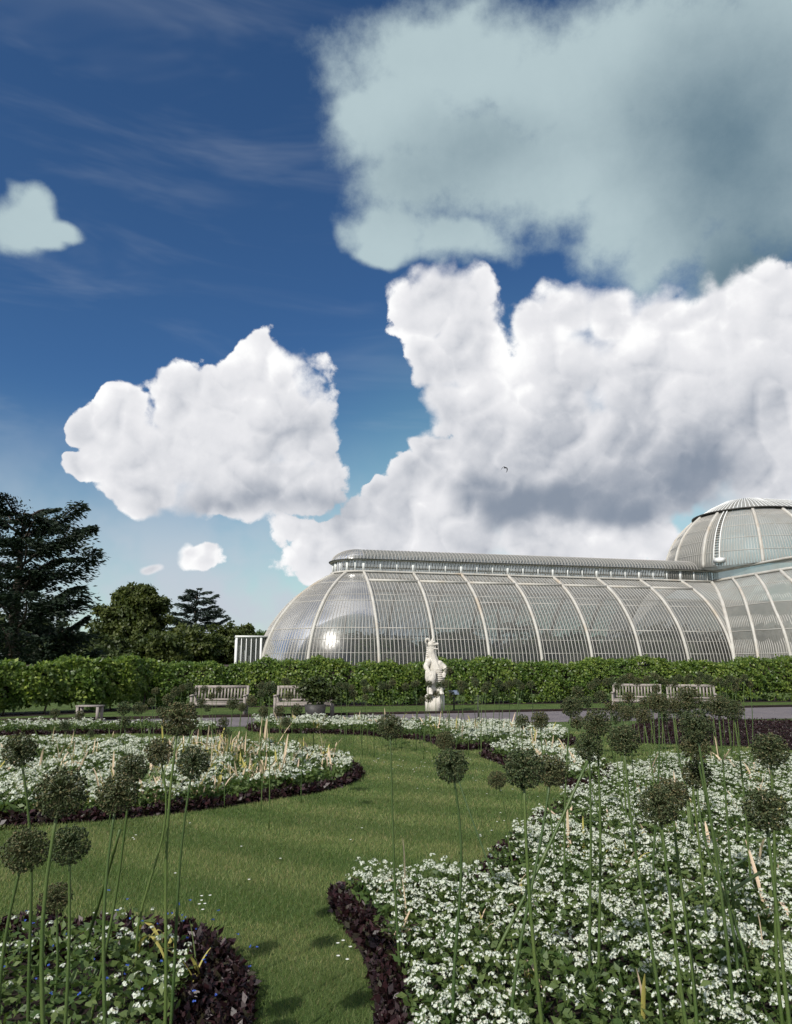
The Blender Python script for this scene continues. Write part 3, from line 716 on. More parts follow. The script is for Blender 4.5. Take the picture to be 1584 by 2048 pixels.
PLANTS = [('tall feathery palm under the glass of the rounded end', -2.5, -1.5, 3.4, 14, 2.6), ('broad palm behind the fourth rib from the rounded end', 7.2, -2.6, 3.6, 16, 2.4),
          ('pale palm fan showing through the sixth glazed bay', 17.2, -3.4, 3.1, 18, 2.2), ('pale palm fan showing through the seventh glazed bay', 21.6, -3.0, 3.5, 16, 2.1),
          ('palm rising into the lantern above the middle bays', 11.4, .2, 6.2, 14, 2.4), ('drooping palm in the first straight bay', 2.2, -2.4, 3.0, 14, 2.3), ('palm deep inside the eighth bay', 25.2, -1.5, 4.0, 14, 2.4),
          ('palm at the back of the fifth bay', 14.0, 2.2, 4.4, 14, 2.5)]
for lab, s, y, h, nf, fl in PLANTS:
    palm('glasshouse_palm', lab, in_house(s, y), h, nf, fl)
UNDER = [('dark leafy shrub low behind the glass of the rounded end', -4.2, -1.0, 2.6, 2.6, 3.0), ('dense leafy shrub behind the first straight bay', 1.4, -3.2, 2.4, 2.6, 3.2), ('dense leafy shrub behind the second straight bay', 5.4, -3.6, 2.4, 2.4, 3.5),
         ('dense leafy shrub behind the third straight bay', 9.2, -3.4, 2.4, 2.5, 3.3), ('dense leafy shrub behind the fourth straight bay', 13.2, -3.6, 2.4, 2.5, 3.6), ('dense leafy shrub behind the fifth straight bay', 16.8, -4.0, 2.3, 2.3, 3.0),
         ('dense leafy shrub behind the sixth straight bay', 20.4, -3.6, 2.4, 2.5, 3.4), ('dense leafy shrub behind the last straight bay', 24.2, -3.8, 2.4, 2.4, 3.4)]
BACK = ['rounded end', 'first straight bay', 'second straight bay', 'third straight bay', 'fourth straight bay', 'fifth straight bay', 'sixth straight bay', 'last straight bay']
UNDER += [('tall dark planting added at the back of the ' + nm_, -3.2 + 3.95 * i_, 2.4 + .5 * (i_ % 2), 3.0, 2.6, 4.3 - .4 * (i_ % 3)) for i_, nm_ in enumerate(BACK)]  # back row added to block the see-through and darken the lower panes
UNDER += [('dark planting inside the middle block, ' + w_, s_, y_, 3.4, 3.2, h_) for w_, s_, y_, h_ in (('near its corner with the long wing', 29.0, -1.5, 4.2), ('towards the back', 31.0, 5.5, 5.0), ('towards the front', 31.5, -7.5, 4.0))]
for i, (lab, s, y, rx, ry, h) in enumerate(UNDER):
    t = empty('glasshouse_shrub', in_house(s, y)); tag(t, lab, 'shrub')
    MB().tube([[0, 0, 0], [.1, 0, h * .4], [.0, .1, h * .7]], [.09, .06, .03], 6).build('stem', MATS['bark'], t)
    P, N = blob_pts(4200, [(RNG.uniform(-1, 1) * rx * .5, RNG.uniform(-1, 1) * ry * .4, h * RNG.uniform(.25, .75), rx * .55, ry * .5, h * .34) for _ in range(7)])
    P = P[P[:, 2] > .05]; MB().add(*cards(P, rnd(len(P)) + [0, 0, .2], RNG.uniform(.2, .42, len(P)), .26)).build('foliage', MATS['shrub_leaf' if i > 7 else 'lime_leaf'], t)

# ------------------------------------------------------------------ hedge
def along(line, n):
    d = np.r_[0, np.cumsum(np.linalg.norm(np.diff(line, axis=0), axis=1))]; q = RNG.uniform(0, d[-1], n)
    P = np.stack([np.interp(q, d, line[:, 0]), np.interp(q, d, line[:, 1])], 1)
    T = np.stack([np.interp(np.minimum(q + .05, d[-1]), d, line[:, c]) - np.interp(np.maximum(q - .05, 0), d, line[:, c]) for c in (0, 1)], 1); T = unit(T)
    return P, T, q
hedge = empty('clipped_hedge', (float(HEDGE[30, 0]), float(HEDGE[30, 1]), 0)); tag(hedge, 'long clipped leafy hedge running behind the path in front of the glasshouse', 'hedge')
H0 = np.array(hedge.location)
P, T, q = along(HEDGE, 96000); Nn = np.stack([-T[:, 1], T[:, 0]], 1)      # away from the viewer
top = 1.62 + .10 * np.sin(q * .9) + .07 * np.sin(q * 2.7 + 1) + .05 * np.sin(q * 6.3) + np.clip(RNG.normal(0, .05, len(q)), -.05, .16) + .07 * np.clip((P[:, 0]) / 18, 0, 1)
face = RNG.uniform(0, 1, len(q)); dep = np.where(face < .62, np.abs(RNG.normal(0, .11, len(q))), RNG.uniform(0, 1.3, len(q)))
bulge = .14 * np.sin(q * 1.7) + .10 * np.sin(q * 4.1 + 2) ; near = np.clip((-7.5 - P[:, 0]) / 3, 0, 1)
low = .05 + .07 * np.sin(q * 2.2) + near * .22
z = np.where(face < .62, low + (top - low) * RNG.uniform(0, 1, len(q)) ** .9, top - np.abs(RNG.normal(0, .07, len(q))))
bul = bulge + .22 * np.sin(np.clip((z - .2) / 1.5, 0, 1) * math.pi) + .07 * np.sin(q * 9 + z * 11)
hole = np.sin(q * 3.1 + 2.2 * np.sin(z * 3 + q)) + np.sin(z * 6.5 + q * 1.3) + .8 * np.sin(q * 7.7 - z * 4)
keep = (face >= .62) | (hole > -1.25) | (RNG.uniform(size=len(q)) < .35)
X = np.concatenate([P + Nn * (dep - bul)[:, None], z[:, None]], 1)
nrm = np.concatenate([-Nn * np.where(face < .62, 1.0, .25)[:, None], np.where(face < .62, .35, 1.0)[:, None]], 1)
D = unit(rnd(len(X)) * .9 + np.array([0, 0, -.35]) + nrm * .35)
sz = RNG.uniform(.065, .14, len(X)) * (1 + .35 * near)
X, D, sz, nrm = X[keep], D[keep], sz[keep], nrm[keep]
V, F = cards(X - H0, D, sz, .36, .10, side=unit(nrm + rnd(len(X)) * .55)); MB().add(V, F).build('foliage', MATS['hedge_leaf'], hedge, kind='stuff')
core = MB(); hl = HEDGE; cn = np.gradient(hl, axis=0); cn = unit(cn); cN = np.stack([-cn[:, 1], cn[:, 0]], 1)
core.grid(np.array([np.c_[hl + cN * .30, np.full(len(hl), .35)] - H0, np.c_[hl + cN * .22, np.full(len(hl), 1.45)] - H0, np.c_[hl + cN * .8, np.full(len(hl), 1.56)] - H0, np.c_[hl + cN * 1.3, np.full(len(hl), 1.4)] - H0, np.c_[hl + cN * 1.3, np.full(len(hl), .35)] - H0]))
core.build('inner_shade_sheet', MATS['bark'], hedge)  # dark sheet within the hedge, standing for the shade between leaves
dl = np.r_[0, np.cumsum(np.linalg.norm(np.diff(hl, axis=0), axis=1))]
for q0 in np.arange(.4, dl[-1], 1.15):
    x, y = np.interp(q0, dl, hl[:, 0]), np.interp(q0, dl, hl[:, 1])
    jj = RNG.normal(0, .08, 2)
    MB().tube(np.array([[x, y + .18, 0], [x + jj[0], y + .25, .4], [x + jj[1], y + .35, 1.2]]) - H0, [.035, .03, .02], 5).build('trunk', MATS['bark'], hedge)

# ------------------------------------------------------------------ trees beyond
def limb(mb, a, b, r0, r1, wob=.1):
    a, b = np.array(a, float), np.array(b, float); L = np.linalg.norm(b - a)
    P = np.array([a + (b - a) * t + RNG.normal(0, wob * L * .12, 3) * (0 < t < 1) for t in np.linspace(0, 1, 5)])
    mb.tube(P, np.linspace(r0, r1, 5), 6)
def leafy(name, label, base, blobs, n, leaf, mat, trunk_h, cat='tree', group=None, tr=.35, aspect=.36):
    t = empty(name, base); tag(t, label, cat, group)
    mb = MB(); limb(mb, (0, 0, 0), (0, 0, trunk_h), tr, tr * .6)
    for b in blobs[:8]: limb(mb, (0, 0, trunk_h * .8), (b[0] * .8, b[1] * .8, b[2]), tr * .45, tr * .12)
    mb.build('trunk', MATS['bark'], t)
    # each mass breaks into clumps
    cl = []
    for b in blobs:
        d = rnd(34); r = RNG.uniform(.45, 1.0, 34)
        for k in range(34):
            c = np.array(b[:3]) + d[k] * r[k] * np.array(b[3:]); s = RNG.uniform(.20, .36) * np.mean(b[3:])
            cl.append((*c, s, s, s * .75))
    P, N = blob_pts(n, cl, shell=.5); ok = P[:, 2] > .1; P, N = P[ok], N[ok]
    V, F = cards(P, unit(rnd(len(P)) + [0, 0, -.1]), RNG.uniform(.7, 1.3, len(P)) * leaf, aspect, .12, side=unit(N + [0, 0, .3] + rnd(len(P)) * .7))
    MB().add(V, F).build('crown', MATS[mat], t)
    return t
def px_tree(x, ybase_Y): return at(x, 1327, ybase_Y)[0]
Y = 88.0; s = Y / FOC
bx = px_tree(262, Y)
leafy('deciduous_tree', 'broad rounded green tree, tallest of the leafy trees between the two cedars', (bx, Y, 0),
      [(0, 0, 8.6, 3.2, 3, 2.9), (-2.6, .3, 6.9, 2.5, 3, 2.5), (2.2, 0, 7.6, 2.3, 3, 2.6), (-3.3, 0, 4.3, 2.2, 3, 2.3), (1.2, -1, 5.2, 3.4, 3, 2.5), (-.5, .4, 10.2, 1.9, 2, 1.3), (1.8, 0, 9.8, 1.6, 2, 1.4), (0, -1.5, 3, 4.0, 3, 2.2)], 34000, .42, 'oak_leaf', 4.5)
def bush(x, Y, w, h, label, mat='shrub_leaf', n=12000, leaf=.34, group='shrubs along the foot of the trees'):
    X = px_tree(x, Y)
    leafy('garden_shrub', label, (X, Y, 0), [(RNG.uniform(-.5, .5) * w * .6, RNG.uniform(-.3, .3) * w, h * RNG.uniform(.35, .68), w * .34, w * .3, h * .34) for _ in range(6)], n, leaf, mat, h * .4, 'shrub', group, .12)
bush(205, 70, 5.5, 4.6, 'dark rounded shrub left of the tall leafy tree', n=11000)
bush(300, 74, 7.5, 4.9, 'dark shrub below the right side of the tall leafy tree', 'oak_leaf', 13000)
bush(150, 60, 7, 3.6, 'low dark shrub at the foot of the big cedar')
bush(385, 80, 8, 6.4, 'spreading green tree in front of the distant cedar', 'oak_leaf', 16000, .38)
bush(440, 86, 7, 6.9, 'leafy tree right of the distant cedar', 'oak_leaf', 16000, .38)
bush(480, 92, 6, 6.4, 'small leafy tree beside the glasshouse porch', 'oak_leaf', 12000, .38)
bush(510, 104, 4.6, 6.2, 'little pale tree top showing above the glasshouse porch', 'lime_leaf', 9000, .36)
bush(40, 64, 9, 6.0, 'dark shrub behind the trunk of the big cedar')
def cedar(name, label, base, h, tiers, mat, n_per, leaf, tr, cone, rise=.25, z0=.12):
    t = empty(name, base); tag(t, label, 'tree')
    mb = MB(); limb(mb, (0, 0, 0), (0, 0, h * .98), tr, tr * .12, .05); cr_ = MB()
    for i in range(tiers):
        f = z0 + (1 - z0) * i / (tiers - 1); L = cone(f) * RNG.uniform(.8, 1.12); a = i * 2.399 + RNG.uniform(-.3, .3)
        q = np.linspace(0, 1, 7); zz = h * f + L * (rise * q + .10 * q * q - .05 * np.sin(q * 9 + i))
        P = np.stack([np.cos(a + .15 * np.sin(q * 3)) * L * q, np.sin(a + .15 * np.sin(q * 3)) * L * q, zz], 1)
        mb.tube(P, np.linspace(.11, .02, 7) * tr / .5, 5)
        n = int(n_per * (L / 4)); k = RNG.uniform(.12, 1.0, n) ** .7
        B = np.stack([np.interp(k, q, P[:, c]) for c in range(3)], 1)
        lat = RNG.normal(0, 1, n) * L * .17 * (.35 + np.sin(np.clip(k, 0, 1) * math.pi * .85)); sd = np.array([-math.sin(a), math.cos(a), 0])
        B = B + sd * lat[:, None] + np.array([0, 0, 1]) * (-.10 * np.abs(lat) + RNG.normal(0, .05 * L / 4, n) - .04)[:, None]
        D = np.array([math.cos(a), math.sin(a), .1]) * .8 + sd * np.sign(lat)[:, None] * .7 + rnd(n) * .55 + [0, 0, -.25]
        cr_.add(*cards(B, D, RNG.uniform(.7, 1.4, n) * leaf, .16, .05))
    mb.build('trunk', MATS['bark'], t); cr_.build('crown', MATS[mat], t)
cedar('cedar_tree', 'large dark cedar with layered upswept branches at the left edge', (px_tree(20, 44), 44, 0), 11.0, 38, 'cedar_leaf', 1100, .30, .5, lambda f: 5.4 * (1.02 - f) ** .22, .34, .03)
cedar('cedar_tree', 'distant blue-green cedar with flat tiers between leafy trees', (px_tree(388, 98), 98, 0), 11.9, 40, 'bluecedar_leaf', 620, .42, .4, lambda f: 5.6 * (1 - f) ** .5 + .5, .10, .10)

# ------------------------------------------------------------------ bed planting
def flower_bed(key, edge, cl_d, leaf_d, label, far=False, hgt=.20, edge_d=900, petal=.0095, crad=.017):
    poly = BEDS[key]
    # purple edging
    E = sample(poly, edge_d); ed_ = edge_dist(poly, E); E = E[(ed_ < edge * (1 + .35 * wav(E, 1.1))) & (ed_ > .01)]
    if len(E):
        n = len(E); z = RNG.uniform(.003, .08, n) * (1 + .4 * wav(E, .5)); L = RNG.uniform(.030, .062, n) * (1.5 if far else 1)
        MBx = MB(); MBx.add(*cards(np.c_[E, z], unit(rnd(n) * [1, 1, .8] + [0, 0, .35]), L, .26, .16)); o = MBx.build('purple_edging_plants', MATS['purple_leaf'], kind='stuff')
        tag(o, 'dark purple leafy edging round ' + label, 'foliage')
    if not cl_d: return
    G = sample(poly, leaf_d); dg = edge_dist(poly, G); G = G[dg > edge * .75]; n = len(G)
    top = hgt * (1 + .28 * wav(G, .55) + .18 * wav(G, .17)); z = top * RNG.uniform(.15, 1.0, n)
    V, F = cards(np.c_[G, z], unit(rnd(n) * [1, 1, .5] + [0, 0, .35]), RNG.uniform(.035, .065, n) * (1.4 if far else 1), .26, .12)
    o = MB().add(V, F).build('bedding_leaves', MATS['bed_leaf'], kind='stuff'); tag(o, 'low green leaves among the white flowers of ' + label, 'foliage')
    C = sample(poly, cl_d); dg = edge_dist(poly, C); C = C[dg > edge * .72]
    C = C[(wav(C, .42) + wav(C + 7.7, 1.3) * .95 + RNG.uniform(-.6, .6, len(C))) > RNG.uniform(-.75, .1, len(C))]; n = len(C)
    zt = hgt * (1 + .28 * wav(C, .55) + .18 * wav(C, .17)) + RNG.uniform(0, .05, n)
    m = 5 if far else 9; pk = 4 if far else 5
    cen = np.repeat(np.c_[C, zt], m, 0); o_ = rnd(n * m) * [1, 1, .7]; o_[:, 2] = np.abs(o_[:, 2]) * .9 - .1
    cs = np.repeat(RNG.uniform(.75, 1.25, n), m) * (1.25 if far else 1)
    fc = cen + o_ * (crad * cs)[:, None]; fn = unit(o_ + [0, 0, .5] + rnd(n * m) * .3)
    ax = unit(np.cross(fn, rnd(n * m))); bx_ = np.cross(fn, ax)
    th = np.arange(pk) * 2 * math.pi / pk
    Dp = (ax[:, None] * np.cos(th)[None, :, None] + bx_[:, None] * np.sin(th)[None, :, None] + fn[:, None] * .35).reshape(-1, 3)
    Pp = np.repeat(fc, pk, 0); L = np.repeat(cs, pk) * petal * RNG.uniform(.8, 1.2, n * m * pk) * (1.35 if far else 1)
    V, F = cards(Pp, Dp, L, .34, .08, side=np.repeat(fn, pk, 0))
    o = MB().add(V, F).build('white_flowers', MATS['petal'], kind='stuff'); tag(o, 'mass of small white flowers filling ' + label, 'flowers')
rd = lambda hi, lo: (lambda P: np.where(P[:, 1] < 2.6, hi * .25, np.where(P[:, 1] < 6.5, hi, lo)))
flower_bed('right', .18, rd(560, 430), rd(2300, 1300), 'the big flower bed at the lower right', edge_d=rd(6500, 3600), petal=.0074, crad=.0155)
flower_bed('near', .42, rd(70, 70), rd(1500, 1500), 'the small bed at the lower left', edge_d=rd(6500, 6500), petal=.0078, crad=.016)
flower_bed('mid', .20, 330, 1500, 'the tongue-shaped bed left of the lawn', far=True, hgt=.20, edge_d=3400)
flower_bed('far', .20, 300, 800, 'the narrow far bed before the path', far=True, hgt=.22, edge_d=2000)
flower_bed('tongue', .23, 300, 900, 'the pointed bed beside the big right bed', far=True, hgt=.20, edge_d=2400)
flower_bed('small', .26, 160, 900, 'the small far bed at the left by the path', far=True, hgt=.20, edge_d=1600)
flower_bed('dark', 9, 0, 0, 'the dark far bed at the right edge', edge_d=1100)

# ------------------------------------------------------------------ grass, daisies
def lawn_points(lo, hi, dens):
    y = RNG.uniform(lo, hi, int((hi - lo) * (2 * (.9 + hi * .62)) * dens)); x = RNG.uniform(-1, 1, len(y)) * (.9 + hi * .62)
    P = np.stack([x, y], 1); P = P[np.abs(P[:, 0]) < .9 + P[:, 1] * .62]
    for b in BEDS.values(): P = P[~inside(b, P)]
    return P
gb = MB()
for lo, hi, dens, L, wd in ((2.4, 4.6, 13000, .030, .045), (4.6, 7.0, 8000, .032, .065), (7.0, 10.0, 4200, .034, .09), (10.0, 14.5, 2000, .036, .13), (14.5, 17.2, 1100, .04, .17)):
    P = lawn_points(lo, hi, dens); n = len(P)
    D = unit(np.c_[RNG.normal(0, .45, n), RNG.normal(0, .45, n), np.ones(n)]); Ls = L * RNG.uniform(.5, 1.25, n)
    S = unit(np.cross(D, rnd(n))); B = np.c_[P, np.zeros(n)]
    V = np.stack([B - S * (Ls * wd)[:, None], B + S * (Ls * wd)[:, None], B + D * Ls[:, None]], 1).reshape(-1, 3)
    gb.add(V, np.arange(3 * n).reshape(-1, 3))
o = gb.build('lawn_grass', MATS['grass_blade'], kind='stuff'); tag(o, 'short mown grass of the curving lawn between the beds', 'grass')
dz = []
for (x, y, sx, sy, n) in ((850, 1525, 70, 22, 46), (950, 1560, 50, 20, 12), (760, 1530, 50, 12, 14), (960, 1500, 40, 6, 10), (390, 1810, 25, 8, 6), (690, 1895, 18, 16, 7), (985, 1660, 35, 25, 8), (560, 1700, 120, 30, 7), (270, 1690, 40, 8, 3), (215, 1835, 30, 6, 3), (1030, 1600, 60, 20, 6)):
    for _ in range(n): dz.append(ground(x + random.gauss(0, sx), y + random.gauss(0, sy))[:2])
dz = np.array(dz)
for b in BEDS.values(): dz = dz[~inside(b, dz)]
n = len(dz); c = np.c_[dz, RNG.uniform(.025, .04, n)]; th = np.arange(8) * math.pi / 4
Dp = np.tile(np.stack([np.cos(th), np.sin(th), np.full(8, .15)], 1), (n, 1)); V, F = cards(np.repeat(c, 8, 0), Dp, .0125, .3, 0, side=np.tile([0, 0, 1.0], (8 * n, 1)))
o = MB().add(V, F).build('daisies', MATS['daisy_petal'], kind='stuff'); tag(o, 'tiny white daisies scattered in the lawn', 'flowers')
bp = sample(BEDS['near'], 26); bp = bp[bp[:, 1] > 3.2]; n = len(bp)
V, F = cards(np.repeat(np.c_[bp, RNG.uniform(.14, .26, n)], 5, 0), rnd(5 * n) * [1, 1, .4] + [0, 0, .2], .010, .4, 0)
o = MB().add(V, F).build('blue_flowers', MATS['blue_petal'], kind='stuff'); tag(o, 'few tiny blue flowers in the lower left bed', 'flowers')

# ------------------------------------------------------------------ statue
def remeshed(name, parts, voxel, smooth_it=3):
    me = parts.mesh(name); o = bpy.data.objects.new('tmp', me); COL.objects.link(o)
    m = o.modifiers.new('r', 'REMESH'); m.mode = 'VOXEL'; m.voxel_size = voxel
    s_ = o.modifiers.new('s', 'SMOOTH'); s_.iterations = smooth_it; s_.factor = .5
    dg = bpy.context.evaluated_depsgraph_get(); ev = o.evaluated_get(dg)
    out = bpy.data.meshes.new_from_object(ev, depsgraph=dg); bpy.data.objects.remove(o)
    out.name = name; out.polygons.foreach_set('use_smooth', np.ones(len(out.polygons), bool))
    return out
def ball(mb, c, r, rot=None, k=14):
    th = np.linspace(0, math.pi, k); ph = np.arange(2 * k) * math.pi / k
    V = [[0, 0, 1]] + [[math.sin(t) * math.cos(p), math.sin(t) * math.sin(p), math.cos(t)] for t in th[1:-1] for p in ph] + [[0, 0, -1]]
    V = np.array(V) * np.array(r); n = 2 * k
    if rot is not None: V = V @ np.array(Matrix.Rotation(rot[0], 3, rot[1])).T
    F3 = [[0, 1 + j, 1 + (j + 1) % n] for j in range(n)]; last = len(V) - 1; b0 = 1 + (k - 3) * n
    F3 += [[last, b0 + (j + 1) % n, b0 + j] for j in range(n)]
    F4 = [[1 + i * n + j, 1 + (i + 1) * n + j, 1 + (i + 1) * n + (j + 1) % n, 1 + i * n + (j + 1) % n] for i in range(k - 3) for j in range(n)]
    mb.add(V + np.array(c), [np.array(F3), np.array(F4)])
def chain(mb, pts, rad, k=10):
    P = np.array(pts, float); q = np.linspace(0, len(P) - 1, (len(P) - 1) * 6 + 1)
    C = smooth_poly([p[:2] for p in P], 6, closed=False); Z = np.interp(q, range(len(P)), P[:, 2]); r = np.interp(q, range(len(P)), rad)
    C3 = np.c_[C[:len(Z), :2], Z]
    mb.tube(C3, r, 8); ball(mb, C3[0], [r[0]] * 3); ball(mb, C3[-1], [r[-1]] * 3)
SP = ground(870, 1425); SY = SP[1]
st = empty('beast_statue', (float(SP[0]), float(SY), 0)); tag(st, 'weathered white stone statue of an upright heraldic beast holding a shield', 'statue')
b = MB()
# haunches, scaled belly, chest, neck
ball(b, (0, .04, .80), (.25, .22, .22)); ball(b, (-.16, -.10, .74), (.12, .19, .15)); ball(b, (.17, -.12, .74), (.12, .19, .15))
chain(b, [(.08, .03, .72), (.09, .0, 1.0), (.07, .0, 1.30), (.01, .02, 1.55), (-.05, .02, 1.78), (-.09, .0, 1.96), (-.10, .0, 2.12)], [.22, .235, .225, .205, .165, .135, .13])
for i in range(9):  # belly plates
    z = .88 + i * .066; ball(b, (.13, -.155 - .02 * math.sin(i * .35), z), (.16 - .008 * abs(i - 4), .11, .032))
# head: skull, open muzzle, brow, curled horn, crest
ball(b, (-.11, -.02, 2.24), (.125, .12, .125)); ball(b, (.02, -.05, 2.245), (.115, .085, .062), (-.10, 'Y')); ball(b, (.105, -.06, 2.25), (.05, .065, .048)); ball(b, (.01, -.05, 2.095), (.115, .065, .030), (.12, 'Y')); ball(b, (.10, -.05, 2.09), (.03, .05, .03))
ball(b, (-.02, -.12, 2.315), (.055, .04, .032)); ball(b, (-.02, .07, 2.315), (.055, .04, .032))
chain(b, [(-.15, -.06, 2.33), (-.20, -.07, 2.42), (-.27, -.08, 2.42), (-.295, -.08, 2.33), (-.27, -.09, 2.26)], [.045, .045, .04, .032, .018])
chain(b, [(-.07, .02, 2.34), (-.05, .03, 2.42), (-.02, .03, 2.47)], [.045, .035, .016])
for i in range(8): ball(b, (-.20 - .010 * i, .05, 2.20 - .07 * i), (.045, .07, .038))
# forelegs
chain(b, [(-.20, -.06, 1.66), (-.29, -.12, 1.50), (-.23, -.24, 1.38), (-.15, -.30, 1.24)], [.12, .095, .075, .06]); ball(b, (-.14, -.31, 1.22), (.075, .06, .08))
chain(b, [(.18, -.02, 1.60), (.33, -.08, 1.48), (.38, -.16, 1.38), (.30, -.24, 1.24)], [.11, .09, .075, .06])
for k in range(3): chain(b, [(.28 + .03 * k, -.26, 1.25), (.26 + .03 * k, -.29, 1.16)], [.028, .018])
# hind feet and tail
for sx in (-.17, .19):
    ball(b, (sx, -.24, .65), (.10, .16, .07))
    for k in range(3): ball(b, (sx - .06 + .06 * k, -.36, .625), (.032, .07, .04))
chain(b, [(.15, .20, .70), (.30, .20, .78), (.33, .14, .98), (.30, .10, 1.12)], [.07, .06, .05, .03])
obj('beast_body', remeshed('beast_body', b, .012, 1), MATS['stone'], st)
sh = MB()
sx = np.array([(-.17, .0), (.17, .0), (.18, -.22), (.13, -.38), (0, -.50), (-.13, -.38), (-.18, -.22)])
fr = np.array([(x, -.02 * (1 - (x / .18) ** 2) - .035, z) for x, z in sx]); bk = fr + [0, .07, 0]
sh.add(np.r_[fr, bk], [list(range(7))[::-1], list(range(7, 14))] + [[i, (i + 1) % 7, 7 + (i + 1) % 7, 7 + i] for i in range(7)])
so = sh.build('shield', MATS['stone'], st); so.location = (-.15, -.30, 1.36); so.rotation_euler = (R(-6), 0, R(-14))
pl = MB(); rz = Matrix.Rotation(R(-24), 4, 'Z')
def cham(mb, h0, h1, a, c):
    ring = [(a, -a + c), (a, a - c), (a - c, a), (-a + c, a), (-a, a - c), (-a, -a + c), (-a + c, -a), (a - c, -a)]
    V = [(x, y, h0) for x, y in ring] + [(x, y, h1) for x, y in ring]
    V = np.array(V) @ np.array(rz)[:3, :3].T
    mb.add(V, [list(range(8))[::-1], list(range(8, 16))] + [[i, (i + 1) % 8, 8 + (i + 1) % 8, 8 + i] for i in range(8)])
cham(pl, -.02, .56, .27, .06); p1 = pl.build('plinth', MATS['stone'], st)
p2 = MB(); cham(p2, .562, .60, .245, .05); p2.build('plinth_cap', MATS['stone'], st)

# ------------------------------------------------------------------ benches
def bench(label, x, y, width, rz, name='garden_bench'):
    p = ground(x, y); t = empty(name, (float(p[0]), float(p[1]), 0), rz); tag(t, label, 'bench', 'slatted wooden benches before the hedge')
    w = width / 2; tk = MATS['teak']
    for sx in (-w, w):
        MB().box(sx - .035, sx + .035, -.27, -.20, 0, .62).build('leg', tk, t)
        MB().sweep([(sx, .20, 0), (sx, .22, .42), (sx, .30, .92)], (1, 0, 0), .07, .07).build('leg', tk, t)
        MB().sweep([(sx, -.30, .635), (sx, -.05, .65), (sx, .24, .635)], (1, 0, 0), .085, .035).build('armrest', tk, t)
    for k in range(6):
        y0 = -.26 + k * .083; MB().box(-w + .037, w - .037, y0, y0 + .068, .425, .447).build('seat_slat', tk, t)
    MB().box(-w + .036, w - .036, -.255, -.215, .34, .42).build('apron', tk, t)
    MB().sweep([(-w + .036, .295, .885), (w - .036, .295, .885)], (0, .12, 1), .085, .035).build('top_rail', tk, t)
    MB().sweep([(-w + .036, .235, .50), (w - .036, .235, .50)], (0, .12, 1), .06, .035).build('bottom_rail', tk, t)
    n = int(width / .105)
    for k in range(n):
        x0 = -w + .10 + (2 * w - .20) * k / (n - 1)
        MB().sweep([(x0, .242, .532), (x0, .288, .842)], (1, 0, 0), .048, .018).build('back_slat', tk, t)
    return t
bench('grey slatted bench standing in front of the hedge left of centre', 438, 1433, 1.62, R(1))
bench('grey slatted bench half hidden by a leafy shrub, between the first bench and the statue', 608, 1434, 1.72, R(-2))
bench('slatted bench left of a pair at the right, its top rail rising to the right', 1275, 1425, 1.50, R(-24))
bench('slatted bench right of a pair, behind the tall seed heads at the right', 1385, 1428, 1.40, R(-20))
p = ground(178, 1442); t = empty('low_bench', (float(p[0]), float(p[1]), 0), R(2)); tag(t, 'low backless bench under the hedge at the far left', 'bench')
for k in range(4): MB().box(-.34, .34, -.2 + k * .105, -.2 + k * .105 + .09, .40, .435).build('seat_slat', MATS['teak'], t)
for sx in (-.28, .28):
    for sy in (-.16, .16): MB().box(sx - .035, sx + .035, sy - .035, sy + .035, 0, .40).build('leg', MATS['teak'], t)
# leafy shrub in a dark tub by the second bench
p = ground(630, 1440); t = empty('tub_shrub', (float(p[0]), float(p[1]), 0)); t.scale = (1.35, 1.2, 1.15); tag(t, 'young leafy shrub in a dark tub before the second bench', 'shrub')
MB().tube([(0, 0, 0), (0, 0, .15), (0, 0, .38)], [.19, .22, .25], 8).build('tub', MATS['dark_metal'], t)
MB().tube([(0, 0, .2), (.03, 0, .7)], [.02, .012], 5).build('stem', MATS['bark'], t)
P, N = blob_pts(1700, [(0, 0, .62, .30, .25, .28), (.22, 0, .72, .24, .2, .2), (-.20, 0, .78, .22, .2, .2), (.05, 0, .95, .2, .2, .16), (.38, 0, .6, .16, .16, .2)])
MB().add(*cards(P, rnd(1700), RNG.uniform(.06, .12, 1700), .32)).build('foliage', MATS['shrub_leaf'], t)
# signs
p = ground(908, 1420); t = empty('information_sign', (float(p[0]), float(p[1]), 0), R(4)); tag(t, 'small pale slanted information sign on a dark post right of the statue', 'sign')
MB().box(-.025, .025, -.015, .015, 0, .56).build('post', MATS['dark_metal'], t)
sg_ = MB().box(-.17, .17, -.11, .11, -.012, .012).build('panel', MATS['sign_panel'], t); sg_.location = (0, -.03, .60); sg_.rotation_euler = (R(38), 0, 0)
p = ground(957, 1449); t = empty('marker_post', (float(p[0]), float(p[1]), 0)); tag(t, 'thin dark marker post standing at the near edge of the path', 'post')
MB().tube([(0, 0, 0), (0, 0, .72)], [.02, .018], 6).build('shaft', MATS['dark_metal'], t); MB().tube([(0, 0, .72), (0, 0, .77)], [.034, .030], 6).build('cap', MATS['dark_metal'], t)
